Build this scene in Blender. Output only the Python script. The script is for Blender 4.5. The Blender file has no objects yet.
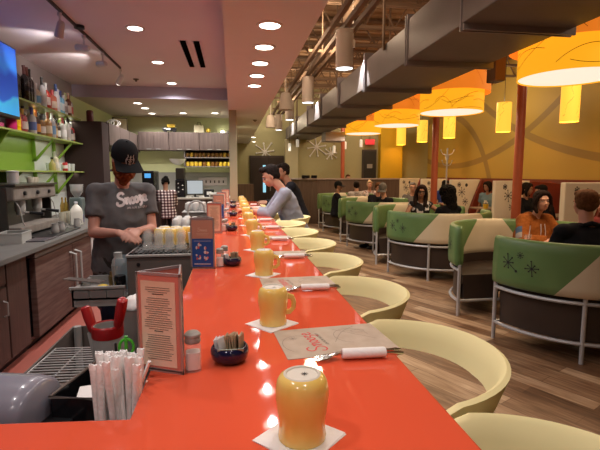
import bpy, bmesh, math, random
from mathutils import Vector, Matrix, Euler
from mathutils.bvhtree import BVHTree
random.seed(7)
PI = math.pi
R = math.radians
COL = bpy.context.scene.collection
V = Vector

# ------------------------------------------------------------------ camera
HC = 1.54
YAW, PITCH, F = R(8.54), R(6.46), 450.0
cd = bpy.data.cameras.new('camera'); cam = bpy.data.objects.new('camera', cd); COL.objects.link(cam)
cam.location = (0, 0, HC); cam.rotation_euler = (PI/2 - PITCH, 0, -YAW)
cd.sensor_width = 36; cd.lens = 27.0; cd.clip_start = .02; cd.clip_end = 100
bpy.context.scene.camera = cam
_CM = cam.rotation_euler.to_matrix()

def U(px, py, axis, val):
    """the place in the room seen at a picture position, on the plane axis = val"""
    d = _CM @ V(((px-300)/F, (225-py)/F, -1))
    o = V((0, 0, HC)); i = 'xyz'.index(axis)
    return o + d*((val-o[i])/d[i])

# ------------------------------------------------------------------ materials
MATS = {}
def mat(name, col, rough=.5, metal=0.0, emit=0.0, ecol=None, var=0.0, vscale=8.0, bump=0.0, bscale=60.0,
        trans=0.0, coat=0.0, spec=.5, alpha=1.0, ior=1.45):
    if name in MATS: return MATS[name]
    m = bpy.data.materials.new(name); m.use_nodes = True
    nt = m.node_tree; b = nt.nodes['Principled BSDF']
    c = tuple(col) + (1,)
    b.inputs['Base Color'].default_value = c
    b.inputs['Roughness'].default_value = rough
    b.inputs['Metallic'].default_value = metal
    b.inputs['Specular IOR Level'].default_value = spec
    b.inputs['IOR'].default_value = ior
    if coat: b.inputs['Coat Weight'].default_value = coat; b.inputs['Coat Roughness'].default_value = .08
    if trans: b.inputs['Transmission Weight'].default_value = trans
    if alpha < 1: b.inputs['Alpha'].default_value = alpha
    if emit:
        b.inputs['Emission Color'].default_value = tuple(ecol or col) + (1,)
        b.inputs['Emission Strength'].default_value = emit
    tc = nt.nodes.new('ShaderNodeTexCoord')
    if var or not emit:
        n = nt.nodes.new('ShaderNodeTexNoise'); n.inputs['Scale'].default_value = vscale
        n.inputs['Detail'].default_value = 4
        nt.links.new(tc.outputs['Object'], n.inputs['Vector'])
        mx = nt.nodes.new('ShaderNodeMix'); mx.data_type = 'RGBA'
        v = var or .03
        mx.inputs[6].default_value = tuple(max(0, x*(1-v)) for x in col) + (1,)
        mx.inputs[7].default_value = tuple(min(1, x*(1+v)) for x in col) + (1,)
        nt.links.new(n.outputs['Fac'], mx.inputs[0]); nt.links.new(mx.outputs[2], b.inputs['Base Color'])
    if bump:
        n2 = nt.nodes.new('ShaderNodeTexNoise'); n2.inputs['Scale'].default_value = bscale
        nt.links.new(tc.outputs['Object'], n2.inputs['Vector'])
        bp = nt.nodes.new('ShaderNodeBump'); bp.inputs['Strength'].default_value = bump
        bp.inputs['Distance'].default_value = .01
        nt.links.new(n2.outputs['Fac'], bp.inputs['Height']); nt.links.new(bp.outputs['Normal'], b.inputs['Normal'])
    MATS[name] = m
    return m

def ramp(nt, fac, stops):
    r = nt.nodes.new('ShaderNodeValToRGB'); nt.links.new(fac, r.inputs['Fac'])
    cr = r.color_ramp
    while len(cr.elements) < len(stops): cr.elements.new(.5)
    for e, (p, c) in zip(cr.elements, stops): e.position = p; e.color = tuple(c) + (1,)
    return r.outputs['Color']

def mapped(nt, scale=(1,1,1), rot=(0,0,0)):
    tc = nt.nodes.new('ShaderNodeTexCoord'); mp = nt.nodes.new('ShaderNodeMapping')
    mp.inputs['Scale'].default_value = scale; mp.inputs['Rotation'].default_value = rot
    nt.links.new(tc.outputs['Object'], mp.inputs['Vector'])
    return mp.outputs['Vector']

def noisecol(name, stops, scale=(1,1,1), nscale=5, rough=.5, detail=5, rot=(0,0,0), metal=0, bump=0, coat=0, distort=0):
    if name in MATS: return MATS[name]
    m = mat(name, stops[0][1], rough, metal, coat=coat); nt = m.node_tree; b = nt.nodes['Principled BSDF']
    n = nt.nodes.new('ShaderNodeTexNoise'); n.inputs['Scale'].default_value = nscale
    n.inputs['Detail'].default_value = detail; n.inputs['Distortion'].default_value = distort
    nt.links.new(mapped(nt, scale, rot), n.inputs['Vector'])
    nt.links.new(ramp(nt, n.outputs['Fac'], stops), b.inputs['Base Color'])
    if bump:
        bp = nt.nodes.new('ShaderNodeBump'); bp.inputs['Strength'].default_value = bump
        nt.links.new(n.outputs['Fac'], bp.inputs['Height']); nt.links.new(bp.outputs['Normal'], b.inputs['Normal'])
    return m

def plank_floor():
    m = mat('wood_planks', (.3, .2, .12), .42); nt = m.node_tree; b = nt.nodes['Principled BSDF']
    vec = mapped(nt, rot=(0, 0, R(62)))
    br = nt.nodes.new('ShaderNodeTexBrick'); br.inputs['Scale'].default_value = 1
    br.inputs['Brick Width'].default_value = 1.1; br.inputs['Row Height'].default_value = .14
    br.inputs['Mortar Size'].default_value = .003; br.offset = .37
    br.inputs['Color1'].default_value = (0, 0, 0, 1); br.inputs['Color2'].default_value = (1, 1, 1, 1)
    br.inputs['Mortar'].default_value = (.15, .15, .15, 1); br.inputs['Bias'].default_value = 0
    nt.links.new(vec, br.inputs['Vector'])
    n = nt.nodes.new('ShaderNodeTexNoise'); n.inputs['Scale'].default_value = 3.0; n.inputs['Detail'].default_value = 7
    n.inputs['Distortion'].default_value = .6
    mp2 = nt.nodes.new('ShaderNodeMapping'); mp2.inputs['Scale'].default_value = (1.2, 11, 1)
    nt.links.new(mapped(nt, (1.0, 1.0, 1), (0, 0, R(62))), mp2.inputs['Vector']); nt.links.new(mp2.outputs['Vector'], n.inputs['Vector'])
    mx = nt.nodes.new('ShaderNodeMix'); mx.data_type = 'RGBA'; mx.inputs[0].default_value = .62
    nt.links.new(br.outputs['Color'], mx.inputs[6]); nt.links.new(n.outputs['Fac'], mx.inputs[7])
    col = ramp(nt, mx.outputs[2], [(.18, (.05, .024, .012)), (.42, (.17, .088, .045)), (.58, (.30, .18, .10)), (.80, (.52, .37, .24))])
    nt.links.new(col, b.inputs['Base Color'])
    return m

# ------------------------------------------------------------------ mesh builder
class MB:
    def __init__(s): s.v = []; s.f = []; s.m = []; s.mi = 0
    def add(s, vs, fs):
        o = len(s.v); s.v += [V(p) for p in vs]
        for f in fs: s.f.append([o+i for i in f]); s.m.append(s.mi)
        return s
    def box(s, x0, x1, y0, y1, z0, z1, M=None, b=0):
        if x0 > x1: x0, x1 = x1, x0
        if y0 > y1: y0, y1 = y1, y0
        if z0 > z1: z0, z1 = z1, z0
        if b:
            b = min(b, (x1-x0)*.49, (y1-y0)*.49, (z1-z0)*.49)
            bm = bmesh.new(); bmesh.ops.create_cube(bm, size=1)
            for v in bm.verts:
                v.co = V(((x0+x1)/2+v.co.x*(x1-x0), (y0+y1)/2+v.co.y*(y1-y0), (z0+z1)/2+v.co.z*(z1-z0)))
            bmesh.ops.bevel(bm, geom=bm.edges[:], offset=b, segments=2, affect='EDGES', profile=.5)
            bm.verts.index_update()
            vs = [v.co.copy() for v in bm.verts]; fs = [[v.index for v in f.verts] for f in bm.faces]; bm.free()
        else:
            vs = [V(p) for p in ((x0,y0,z0),(x1,y0,z0),(x1,y1,z0),(x0,y1,z0),(x0,y0,z1),(x1,y0,z1),(x1,y1,z1),(x0,y1,z1))]
            fs = [(0,3,2,1),(4,5,6,7),(0,1,5,4),(1,2,6,5),(2,3,7,6),(3,0,4,7)]
        if M: vs = [M @ v for v in vs]
        return s.add(vs, fs)
    def rings(s, rings, close=True, cap0=True, cap1=True):
        n = len(rings[0]); vs = [p for r in rings for p in r]; fs = []
        for k in range(len(rings)-1):
            for i in range(n if close else n-1):
                a = k*n+i; b = k*n+(i+1) % n
                fs.append((a, b, b+n, a+n))
        if close and cap0: fs.append(tuple(range(n-1, -1, -1)))
        if close and cap1: fs.append(tuple(range((len(rings)-1)*n, len(rings)*n)))
        return s.add(vs, fs)
    def lathe(s, prof, n=24, c=(0,0,0), M=None, cap0=True, cap1=True):
        rs = []
        for r, z in prof:
            rg = [V((c[0]+r*math.cos(2*PI*i/n), c[1]+r*math.sin(2*PI*i/n), c[2]+z)) for i in range(n)]
            if M: rg = [M @ p for p in rg]
            rs.append(rg)
        return s.rings(rs, True, cap0, cap1)
    def tube(s, pts, rad, n=8, flat=1.0, cap=True, up=None, closed=False):
        pts = [V(p) for p in pts]
        if not isinstance(rad, (list, tuple)): rad = [rad]*len(pts)
        rs = []; x = None
        for i, p in enumerate(pts):
            if closed: t = pts[(i+1) % len(pts)]-pts[i-1]
            else: t = pts[min(i+1, len(pts)-1)]-pts[max(i-1, 0)]
            t = t.normalized() if t.length > 1e-9 else V((0,0,1))
            if x is None:
                u = V(up) if up else (V((0,0,1)) if abs(t.z) < .9 else V((1,0,0)))
                x = t.cross(u).normalized()
            else:
                x = (x - t*x.dot(t))
                x = x.normalized() if x.length > 1e-6 else t.orthogonal().normalized()
            y = x.cross(t).normalized()
            rs.append([p + (x*math.cos(2*PI*k/n) + y*flat*math.sin(2*PI*k/n))*rad[i] for k in range(n)])
        if closed: rs.append(rs[0]); cap = False
        return s.rings(rs, True, cap, cap)
    def ell(s, c, r, M=None, nu=16, nv=10):
        rs = []
        for j in range(nv+1):
            a = PI*(j/nv)-PI/2; a = max(-PI/2+.02, min(PI/2-.02, a))
            rg = []
            for i in range(nu):
                b = 2*PI*i/nu
                p = V((r[0]*math.cos(a)*math.cos(b), r[1]*math.cos(a)*math.sin(b), r[2]*math.sin(a)))
                p = (M @ p if M else p) + V(c); rg.append(p)
            rs.append(rg)
        return s.rings(rs)
    def prism(s, poly, vec, M=None):
        """poly: list of 3D points; extruded by vec"""
        n = len(poly); a = [V(p) for p in poly]; b = [p+V(vec) for p in a]; vs = a+b
        if M: vs = [M @ v for v in vs]
        fs = [tuple(range(n-1, -1, -1)), tuple(range(n, 2*n))] + [(i, (i+1) % n, n+(i+1) % n, n+i) for i in range(n)]
        return s.add(vs, fs)
    def xf(s, M):
        s.v = [M @ v for v in s.v]; return s
    def join(s, o):
        k = len(s.v); s.v += o.v; s.f += [[k+i for i in f] for f in o.f]; s.m += o.m; return s
    def mesh(s, name, mats, smooth=False):
        me = bpy.data.meshes.new(name)
        me.from_pydata([tuple(v) for v in s.v], [], s.f)
        bm = bmesh.new(); bm.from_mesh(me); bmesh.ops.recalc_face_normals(bm, faces=bm.faces); bm.to_mesh(me); bm.free()
        if not isinstance(mats, (list, tuple)): mats = [mats]
        for m in mats: me.materials.append(m)
        if len(mats) > 1:
            for p, i in zip(me.polygons, s.m): p.material_index = i
        if smooth:
            ang = R(40) if smooth is True else R(smooth)
            me.shade_smooth() if hasattr(me, 'shade_smooth') else None
            try: me.set_sharp_from_angle(angle=ang)
            except Exception: pass
        return me
    def build(s, name, mats, parent=None, smooth=False, loc=None, rot=None, label=None):
        o = bpy.data.objects.new(name, s.mesh(name, mats, smooth)); COL.objects.link(o)
        if parent: o.parent = parent
        if loc is not None: o.location = loc
        if rot is not None: o.rotation_euler = rot
        if label: o['label'] = label
        return o

def remesh(o, voxel, smooth=2, disp=None):
    """one closed continuous surface out of overlapping shapes"""
    m = o.modifiers.new('r', 'REMESH'); m.mode = 'VOXEL'; m.voxel_size = voxel; m.use_smooth_shade = True
    if smooth:
        k = o.modifiers.new('s', 'SMOOTH'); k.iterations = smooth; k.factor = .5
    dg = bpy.context.evaluated_depsgraph_get(); dg.update()
    ev = o.evaluated_get(dg); me = bpy.data.meshes.new_from_object(ev, depsgraph=dg)
    mats = list(o.data.materials); old = o.data
    o.modifiers.clear(); o.data = me
    me.materials.clear()
    for x in mats: me.materials.append(x)
    for p in me.polygons: p.use_smooth = True; 
    if len(mats) > 0:
        for p in me.polygons: p.material_index = 0
    if disp:
        from mathutils import noise
        amp, sc = disp
        ns = [v.normal.copy() for v in me.vertices]
        for v, n in zip(me.vertices, ns):
            q = v.co*sc
            v.co += n*amp*(1-abs(noise.noise(q))*3.2 + .4*noise.noise(q*2.3))
    return o

def tag(o, label, cat, group=None, kind=None):
    o['label'] = label; o['category'] = cat
    if group: o['group'] = group
    if kind: o['kind'] = kind
    return o
def struct(o): o['kind'] = 'structure'; return o
def empty(name, loc=(0,0,0), rz=0, label=None, cat=None, group=None):
    o = bpy.data.objects.new(name, None); COL.objects.link(o); o.empty_display_size = .1
    o.location = loc; o.rotation_euler = (0, 0, rz)
    if label: tag(o, label, cat, group)
    return o
def children(o): return [c for c in bpy.data.objects if c.parent == o]
def copy_tree(o, parent=None):
    c = o.copy(); COL.objects.link(c); c.parent = parent
    for ch in children(o): copy_tree(ch, c)
    return c
def put(o, loc, rz=0, label=None, group=None):
    o.location = loc; o.rotation_euler = (0, 0, rz)
    if label: o['label'] = label
    if group: o['group'] = group
    return o
def ink(mb, pts, w, M, n=6):
    """flat brush stroke in a local plane (x right, y up), M maps it into place"""
    out = []
    P = [V(p) for p in pts]
    for i in range(len(P)-1):
        p0 = P[max(i-1, 0)]; p1 = P[i]; p2 = P[i+1]; p3 = P[min(i+2, len(P)-1)]
        for k in range(3):
            t = k/3
            out.append(.5*((2*p1)+(p2-p0)*t+(2*p0-5*p1+4*p2-p3)*t*t+(3*p1-p0-3*p2+p3)*t**3))
    out.append(P[-1])
    L = []; Rr = []
    for i, p in enumerate(out):
        t = (out[min(i+1, len(out)-1)]-out[max(i-1, 0)])
        t = t.normalized() if t.length else V((1, 0))
        nn = V((-t.y, t.x))*w/2
        L.append(M @ V((p.x+nn.x, p.y+nn.y, 0))); Rr.append(M @ V((p.x-nn.x, p.y-nn.y, 0)))
    vs = L+Rr; k = len(L)
    mb.add(vs, [(i, i+1, k+i+1, k+i) for i in range(k-1)])
    return mb
def circ(cx, cy, rx, ry, n=12, a0=0): return [(cx+rx*math.cos(a0+2*PI*i/n), cy+ry*math.sin(a0+2*PI*i/n)) for i in range(n+1)]
SNOOZE = [[(.62,.83),(.5,1.0),(.25,1.0),(.1,.8),(.22,.6),(.5,.45),(.6,.22),(.42,.0),(.15,-.03),(-.03,.13),(.05,.3)],
          [(.7,.42),(.8,.5),(.8,.0)], [(.8,.3),(.94,.5),(1.07,.42),(1.08,.08),(1.18,.03)],
          circ(1.38,.25,.15,.22), circ(1.76,.25,.15,.22),
          [(2.0,.46),(2.28,.46),(2.02,.2),(2.27,.1),(2.18,-.22),(1.98,-.25)],
          [(2.4,.25),(2.68,.3),(2.62,.47),(2.48,.42),(2.42,.15),(2.56,0),(2.8,.1)]]
def text_mesh(txt, size, M=None, thick=0.0):
    c = bpy.data.curves.new('t', 'FONT'); c.body = txt; c.size = size; c.align_x = 'CENTER'; c.align_y = 'CENTER'
    c.resolution_u = 3; c.extrude = thick; c.offset = .0
    o = bpy.data.objects.new('t', c); COL.objects.link(o)
    dg = bpy.context.evaluated_depsgraph_get(); dg.update()
    me = bpy.data.meshes.new_from_object(o.evaluated_get(dg), depsgraph=dg)
    vs = [v.co.copy() for v in me.vertices]; fs = [tuple(p.vertices) for p in me.polygons]
    bpy.data.objects.remove(o); bpy.data.curves.remove(c); bpy.data.meshes.remove(me)
    mb = MB(); mb.add([M @ v for v in vs] if M else vs, fs)
    return mb
def area(name, loc, size, power, col=(1,.9,.78), rot=(0,0,0), shape='DISK', spread=None, sy=None):
    l = bpy.data.lights.new(name, 'AREA'); l.energy = power; l.color = col; l.shape = shape; l.size = size
    if sy: l.size_y = sy
    if spread: l.spread = spread
    o = bpy.data.objects.new(name, l); COL.objects.link(o); o.location = loc; o.rotation_euler = rot
    return o
def spot(name, loc, power, target, ang=60, blend=.5, col=(1,.9,.8), rad=.04):
    l = bpy.data.lights.new(name, 'SPOT'); l.energy = power; l.color = col; l.spot_size = R(ang); l.spot_blend = blend; l.shadow_soft_size = rad
    o = bpy.data.objects.new(name, l); COL.objects.link(o); o.location = loc
    o.rotation_euler = (V(target)-V(loc)).to_track_quat('-Z', 'Y').to_euler()
    return o
def point(name, loc, power, col=(1,.8,.5), rad=.08):
    l = bpy.data.lights.new(name, 'POINT'); l.energy = power; l.color = col; l.shadow_soft_size = rad
    o = bpy.data.objects.new(name, l); COL.objects.link(o); o.location = loc
    return o
ORD = ['nearest the camera', 'second from the camera', 'third from the camera', 'fourth from the camera', 'fifth from the camera',
       'sixth from the camera', 'seventh from the camera', 'eighth from the camera', 'ninth from the camera', 'tenth from the camera',
       'eleventh from the camera', 'twelfth from the camera', 'thirteenth from the camera', 'fourteenth from the camera']
bpy.context.view_layer.update()
LP = 2.0
# ------------------------------------------------------------------ colours
white_paint = mat('white_paint', (.75,.73,.7), .6)
ceil_m = mat('ceiling_paint', (.74,.68,.73), .8, var=.04, vscale=2)
mauve = mat('mauve_wall', (.30,.25,.25), .7, var=.05)
purple = mat('bulkhead_paint', (.50,.47,.60), .7)
lime = mat('lime_wall', (.64,.66,.36), .7, var=.04)
lime_dark = mat('olive_wall', (.42,.40,.22), .7, var=.04)
green_gloss = mat('green_laminate', (.17,.30,.03), .35)
backsplash = mat('pale_backsplash', (.55,.58,.56), .3)
grey_tile = mat('grey_backsplash', (.28,.27,.25), .4)
steel = mat('stainless_steel', (.50,.49,.47), .3, metal=1.0, var=.1, vscale=3)
dsteel = mat('dull_steel', (.22,.185,.165), .42, metal=.75)
black = mat('black_plastic', (.012,.012,.013), .4)
blackg = mat('black_gloss', (.008,.008,.01), .15)
darkwood = noisecol('dark_walnut', [(.3,(.045,.027,.022)),(.7,(.085,.052,.04))], (12,12,1), 3, .45, distort=.4)
mauvewood = noisecol('taupe_laminate', [(.3,(.065,.044,.038)),(.7,(.105,.074,.064))], (14,14,.6), 3, .5, distort=.3)
dpanel = mat('dark_panel', (.040,.024,.022), .8, spec=.2)
red_floor = mat('red_quarry_floor', (.42,.12,.09), .45, var=.12, vscale=5)
lit_white = mat('lit_diffuser', (1,.93,.82), .5, emit=9.0, ecol=(1,.93,.82))
duct_m = noisecol('duct_paint', [(.3,(.15,.135,.14)),(.7,(.19,.17,.175))], (1,1,1), 2, .45)
joist_m = mat('joist_paint', (.20,.14,.095), .85, spec=.2)
deck_m = mat('roof_deck', (.36,.24,.14), .85, var=.15, vscale=4)

# ------------------------------------------------------------------ floor
struct(MB().box(-.12, 7.3, -3, 16.1, -.1, 0).build('floor', plank_floor()))
struct(MB().box(-2.75, -.12, -3, 16.1, -.1, 0).build('floor', red_floor))

# ------------------------------------------------------------------ walls
XL, XR_, YB, YN = -2.65, 7.2, 16.0, -3.0
ZC, ZS, ZK, YD, YK = 3.04, 2.6, 2.84, 8.28, 10.9
struct(MB().box(XL-.1, XL, YN, YK+.1, 0, 3.3).build('wall_left', mauve))
struct(MB().box(XL-.1, 7.3, YN-.1, YN, 0, 5).build('wall_rear', lime_dark))
# kitchen back wall and the return beside it
struct(MB().box(XL, -.02, YK, YK+.1, 0, 3.3).build('wall_kitchen', lime))
struct(MB().box(-.02, .1, 8.6, 16, 0, 2.6).build('wall_return', lime))
struct(MB().box(-.02, 7.3, YB, YB+.1, 0, 5).build('wall_back', lime_dark))
# pale column standing at the end of the counter
q = U(229, 130, 'y', 7.75)
struct(MB().box(q.x, q.x+.125, 7.75, 8.3, 0, ZS).build('trim_1', mat('column_paint', (.40,.39,.26), .7)))
# green side wall of the alcove past the shelf wall
struct(MB().box(XL, XL+.015, 7.9, YK, 1.0, ZK).build('wall_alcove', lime))
struct(MB().box(XL, -.03, YK-.012, YK, 0, 1.58).build('wall_splash', grey_tile))
# the big ochre wall with its painted bands
m = mat('ochre_wall', (.46,.31,.055), .6); nt = m.node_tree; b = nt.nodes['Principled BSDF']
tc = nt.nodes.new('ShaderNodeTexCoord')
last = None
for (cy, cz, rr, w) in [(14,10.7,8.9,.085), (6.0,13.7,12,.085), (15,.2,3.35,.10)]:
    d = nt.nodes.new('ShaderNodeVectorMath'); d.operation = 'DISTANCE'
    mp = nt.nodes.new('ShaderNodeMapping'); mp.inputs['Scale'].default_value = (0,1,1)
    nt.links.new(tc.outputs['Object'], mp.inputs['Vector'])
    nt.links.new(mp.outputs['Vector'], d.inputs[0]); d.inputs[1].default_value = (0, cy, cz)
    s1 = nt.nodes.new('ShaderNodeMath'); s1.operation = 'COMPARE'; s1.inputs[1].default_value = rr; s1.inputs[2].default_value = w
    nt.links.new(d.outputs['Value'], s1.inputs[0])
    if last is None: last = s1.outputs[0]
    else:
        mm = nt.nodes.new('ShaderNodeMath'); mm.operation = 'MAXIMUM'
        nt.links.new(last, mm.inputs[0]); nt.links.new(s1.outputs[0], mm.inputs[1]); last = mm.outputs[0]
mx = nt.nodes.new('ShaderNodeMix'); mx.data_type = 'RGBA'
mx.inputs[6].default_value = (.47,.32,.06,1); mx.inputs[7].default_value = (.30,.20,.055,1)
nt.links.new(last, mx.inputs[0]); nt.links.new(mx.outputs[2], b.inputs['Base Color'])
struct(MB().box(XR_, XR_+.1, YN, YB, 0, 5).build('wall_right', m))
mustard = mat('mustard_column', (.62,.40,.02), .6)
struct(MB().box(5.28, 6.1, 15.7, YB, 0, 5).build('trim_2', mustard))
red_lam = mat('oxblood_panel', (.16,.030,.018), .5)
struct(MB().box(XR_-.03, XR_, 3, 15.99, 0, 1.42).build('trim_3', red_lam))
pale_strip = mat('pale_pilaster', (.55,.52,.34), .7)
struct(MB().box(1.84, 2.3, 15.8, YB, 0, 2.75).build('trim_4', pale_strip))

# ------------------------------------------------------------------ ceilings
struct(MB().box(XL, 0, YN, YD, ZC, ZC+.1).build('ceiling', ceil_m))
kc = mat('kitchen_ceiling', (.52,.46,.40), .8)
struct(MB().box(XL, -.02, YD+.02, YK, ZK, ZK+.1).build('ceiling', kc))
struct(MB().box(XL, -.04, YD, YD+.02, ZK, ZC).build('ceiling', purple))
struct(MB().box(-.045, .605, YN, 16, ZS, 5).build('ceiling', mat('soffit_paint', (.72,.70,.74), .8, var=.03)))
struct(MB().box(.6, 7.3, YN, YB, 4.55, 4.7).build('ceiling', deck_m))
# air slots in the ceiling
q = U(194,55,'z',ZC)
t = empty('ceiling_vent', (q.x, q.y, ZC), 0, 'pair of long black air slots in the bar ceiling', 'vent')
def vent_slot(x): return MB().box(x-.032, x+.032, -.62, .62, -.012, 0)
slotm = mat('slot_black', (.004,.004,.004), 1.0, spec=0.0)
for x in (-.075, .075): vent_slot(x).build('air_slot', slotm, t)
fr = MB()
for x in (-.075, .075):
    for s in (-1, 1): fr.box(x+s*.042-.006, x+s*.042+.006, -.63, .63, -.016, 0)
fr.build('frame', ceil_m, t)
sp = MB(); 
sp.lathe([(.045,0),(.045,-.008),(.02,-.02),(.012,-.035)], 16)
t = empty('sprinkler_head', (U(136,79,'z',ZC).x, U(136,79,'z',ZC).y, ZC), 0, 'small dark sprinkler head in the bar ceiling', 'sprinkler')
sp.build('rose', dsteel, t); MB().lathe([(.018,-.035),(.018,-.04)], 12).build('deflector', dsteel, t)
q = U(255,120,'z',ZS)
t = empty('sprinkler_head', (q.x, q.y, ZS), 0, 'small dark sprinkler head under the soffit beyond the lights', 'sprinkler')
sp.build('rose', dsteel, t)

# recessed lights
def downlight(x, y, z, label, group, power, r=.075, col=(1,.94,.90), lit=True):
    t = empty('recessed_light', (x, y, z), 0, label, 'ceiling light', group)
    MB().lathe([(r+.022,0),(r+.022,-.006),(r,-.008),(r,-.003)], 24, cap0=False, cap1=False).build('trim_ring', white_paint, t, True)
    MB().lathe([(r,-.003),(r*.5,-.004),(.001,-.0045)], 24, cap0=False).build('lens', lit_white, t)
    if power: spot('downlight_lamp', (x, y, z-.03), power*LP, (x, y, 0), 150, .8, col, .03)
g = 'recessed lights in the soffit over the counter'
for i in range(6):
    y = 3.357-.56*(1-i)
    if i == 0: continue
    if i <= 5: downlight(.285, y, ZS, f'round recessed light in the soffit over the counter, {ORD[i-1]}', g, 12)
for y in (2.24, 1.1, 0, -1.2): spot('downlight_lamp', (.285, y, ZS-.03), 17, (.285, y, 0), 150, .8, (1,.94,.90), .014)
for y in (6.9, 8.4, 10.5, 13): spot('downlight_lamp', (.285, y, ZS-.03), 14, (.285, y, 0), 150, .8, (1,.94,.90), .03)
g = 'recessed lights in the bar ceiling'
for i, y in enumerate((5.05, 6.49, 7.92)):
    downlight(-.965, y, ZC, f'round recessed light in the bar ceiling, {ORD[i]}', g, 45)
for y in (3.6, 2.1, .6, -.9): spot('downlight_lamp', (-.965, y, ZC-.03), 40, (-.965, y, 0), 150, .8, (1,.93,.90), .05)
g = 'recessed lights in the kitchen ceiling'
for i, (px, py) in enumerate([(137.5,103),(145,108),(152,113.3),(183,113),(215,113)]):
    q = U(px, py, 'z', ZK)
    downlight(q.x, q.y, ZK, 'round recessed kitchen light, ' + ['nearest of the left line','second of the left line','furthest of the left line','middle of the row by the back wall','rightmost by the back wall'][i], g, 30, .07)

# soffit end lights far away
for i, (px, py) in enumerate([(254,142.5),(253.5,138)]):
    q = U(px, py, 'z', ZS-.02)
    MBt = empty('recessed_light', (q.x, min(q.y,15.6)-i*.0, ZS), 0, ['small recessed light at the far end of the soffit, further one','small recessed light at the far end of the soffit, nearer one'][i], 'ceiling light', 'far soffit lights')
    MB().lathe([(.06,-.002),(.001,-.004)], 16).build('lens', lit_white, MBt)

# ------------------------------------------------------------------ roof joists over the dining room (part of the building)
def joist(y):
    mb = MB()
    x0, x1, zb, zt = .62, 7.19, 4.0, 4.5
    for dy in (-.03, .03):
        mb.box(x0, x1, y+dy-.018, y+dy+.018, zb, zb+.045); mb.box(x0, x1, y+dy-.018, y+dy+.018, zt-.045, zt)
    n = 12; w = (x1-x0)/n
    for i in range(n):
        a = x0+i*w
        mb.tube([(a, y, zb+.03), (a+w/2, y, zt-.03)], .014, 6); mb.tube([(a+w/2, y, zt-.03), (a+w, y, zb+.03)], .014, 6)
    return mb
for k in range(13):
    struct(joist(2.5+k*1.05).build('ceiling_joist', joist_m))
dr = MB()
for k in range(46): dr.box(.62, 7.19, 1.5+k*.32, 1.62+k*.32, 4.505, 4.56)
struct(dr.build('ceiling_deck_ribs', deck_m))
# steel girder rails carrying the cylinder lights
for (x, z, w) in ((1.22, 3.28, .045), (1.36, 3.26, .05), (1.50, 3.28, .045)):
    struct(MB().box(x-w/2, x+w/2, 1.5, 15.9, z, z+.06).build('ceiling_rail', joist_m))
rd = MB()
for k in range(12):
    y = 2.0+k*1.2
    rd.tube([(1.36, y, 3.3), (1.36, y, 4.05)], .01, 6); rd.box(1.15, 1.57, y-.02, y+.02, 3.33, 3.37)
struct(rd.build('ceiling_rail_hangers', joist_m))
# conduit and pipes
for (x, z, r) in ((.9, 3.75, .03), (1.75, 3.9, .04), (1.0, 3.95, .02)):
    struct(MB().tube([(x, 1, z), (x, 15.8, z)], r, 10).build('ceiling_pipe', joist_m, smooth=True))

# ------------------------------------------------------------------ the big duct
t = empty('air_duct', (2.35, 8, 2.75), 0, 'long grey brown rectangular air duct running over the edge of the dining room', 'duct')
def ductseg(name, x0, x1, y0, y1, z0, z1):
    mb = MB(); mb.box(x0-2.35, x1-2.35, y0-8, y1-8, z0-2.75, z1-2.75, b=.01)
    return mb.build(name, duct_m, t)
ys = [(.5,2.4),(2.4,3.55),(3.55,4.75),(4.75,6.3),(6.3,7.9),(7.9,9.5),(9.5,11.2),(11.2,13.2),(13.2,15.9)]
for i, (a, b2) in enumerate(ys):
    k = 0 if i > 2 else (3-i)*.02
    ductseg('duct_section', 1.88-k, 2.80+k*.4, a, b2-.02, 2.74, 3.12+k*2)
for i, (a, b2) in enumerate(ys[:-1]):
    mb = MB(); y = b2-8
    for dy in (-.035, .015): mb.box(-.50, .50, y+dy, y+dy+.02, -.06, .46)
    mb.build('flange', mat('flange_zinc', (.24,.225,.25), .45), t)
for y in (3, 5.5, 8, 10.5, 13):
    for x in (-.49, .47): MB().box(x-.012, x+.012, y-8-.02, y-8+.02, .3, 1.75).build('hanger_strap', joist_m, t)
# branch ducts to the right of the big one, seen dark over the lamps
for i, (y, lab) in enumerate(() and ((5.55, 'short branch duct crossing over the dining room, nearest the camera'), (8.3, 'short branch duct crossing over the dining room, beyond the first'), (11.0, 'short branch duct crossing over the dining room, furthest'))):
    t = empty('branch_duct', (2.86, y, 3.0), 0, lab, 'duct', 'branch ducts'); t.location.z = 3.75
    MB().box(0, 4.3, -.3, .3, .1, .45, b=.02).build('duct_section', duct_m, t)
    f = MB(); f.box(1.4, 1.44, -.32, .32, .08, .47); f.box(2.9, 2.94, -.32, .32, .08, .47); f.build('flange', duct_m, t)

# ------------------------------------------------------------------ doors at the far end
door_m = mat('dark_door', (.035,.024,.022), .4)
t = struct(empty('door_1', (1.21, 15.99, 0)))
MB().box(-.6,.6,-.08,0,0,2.18).build('door_frame', mat('door_trim', (.06,.045,.04), .5), t)
MB().box(-.55,-.02,-.12,-.08,0.02,2.1).build('door_leaf', door_m, t); MB().box(.02,.55,-.12,-.08,0.02,2.1).build('door_leaf', door_m, t)
glow = mat('door_glass', (.25,.6,.8), .2, emit=1.0, ecol=(.3,.65,.85))
MB().box(-.14,-.04,-.125,-.119,.9,1.85).build('door_window', glow, t)
MB().box(.10,.13,-.17,-.13,.95,1.25).build('door_handle', steel, t)
t = struct(empty('door_2', (4.93, 15.99, 0)))
MB().box(-.26,.26,-.1,0,0,2.42).build('door_frame', mat('door_trim', (.06,.045,.04), .5), t)
MB().box(-.22,.22,-.13,-.1,0.02,2.36).build('door_leaf', black, t)
MB().box(-.1,.1,-.136,-.13,1.75,1.9).build('door_plate', mat('grey_plate', (.3,.3,.3), .4), t)
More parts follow.
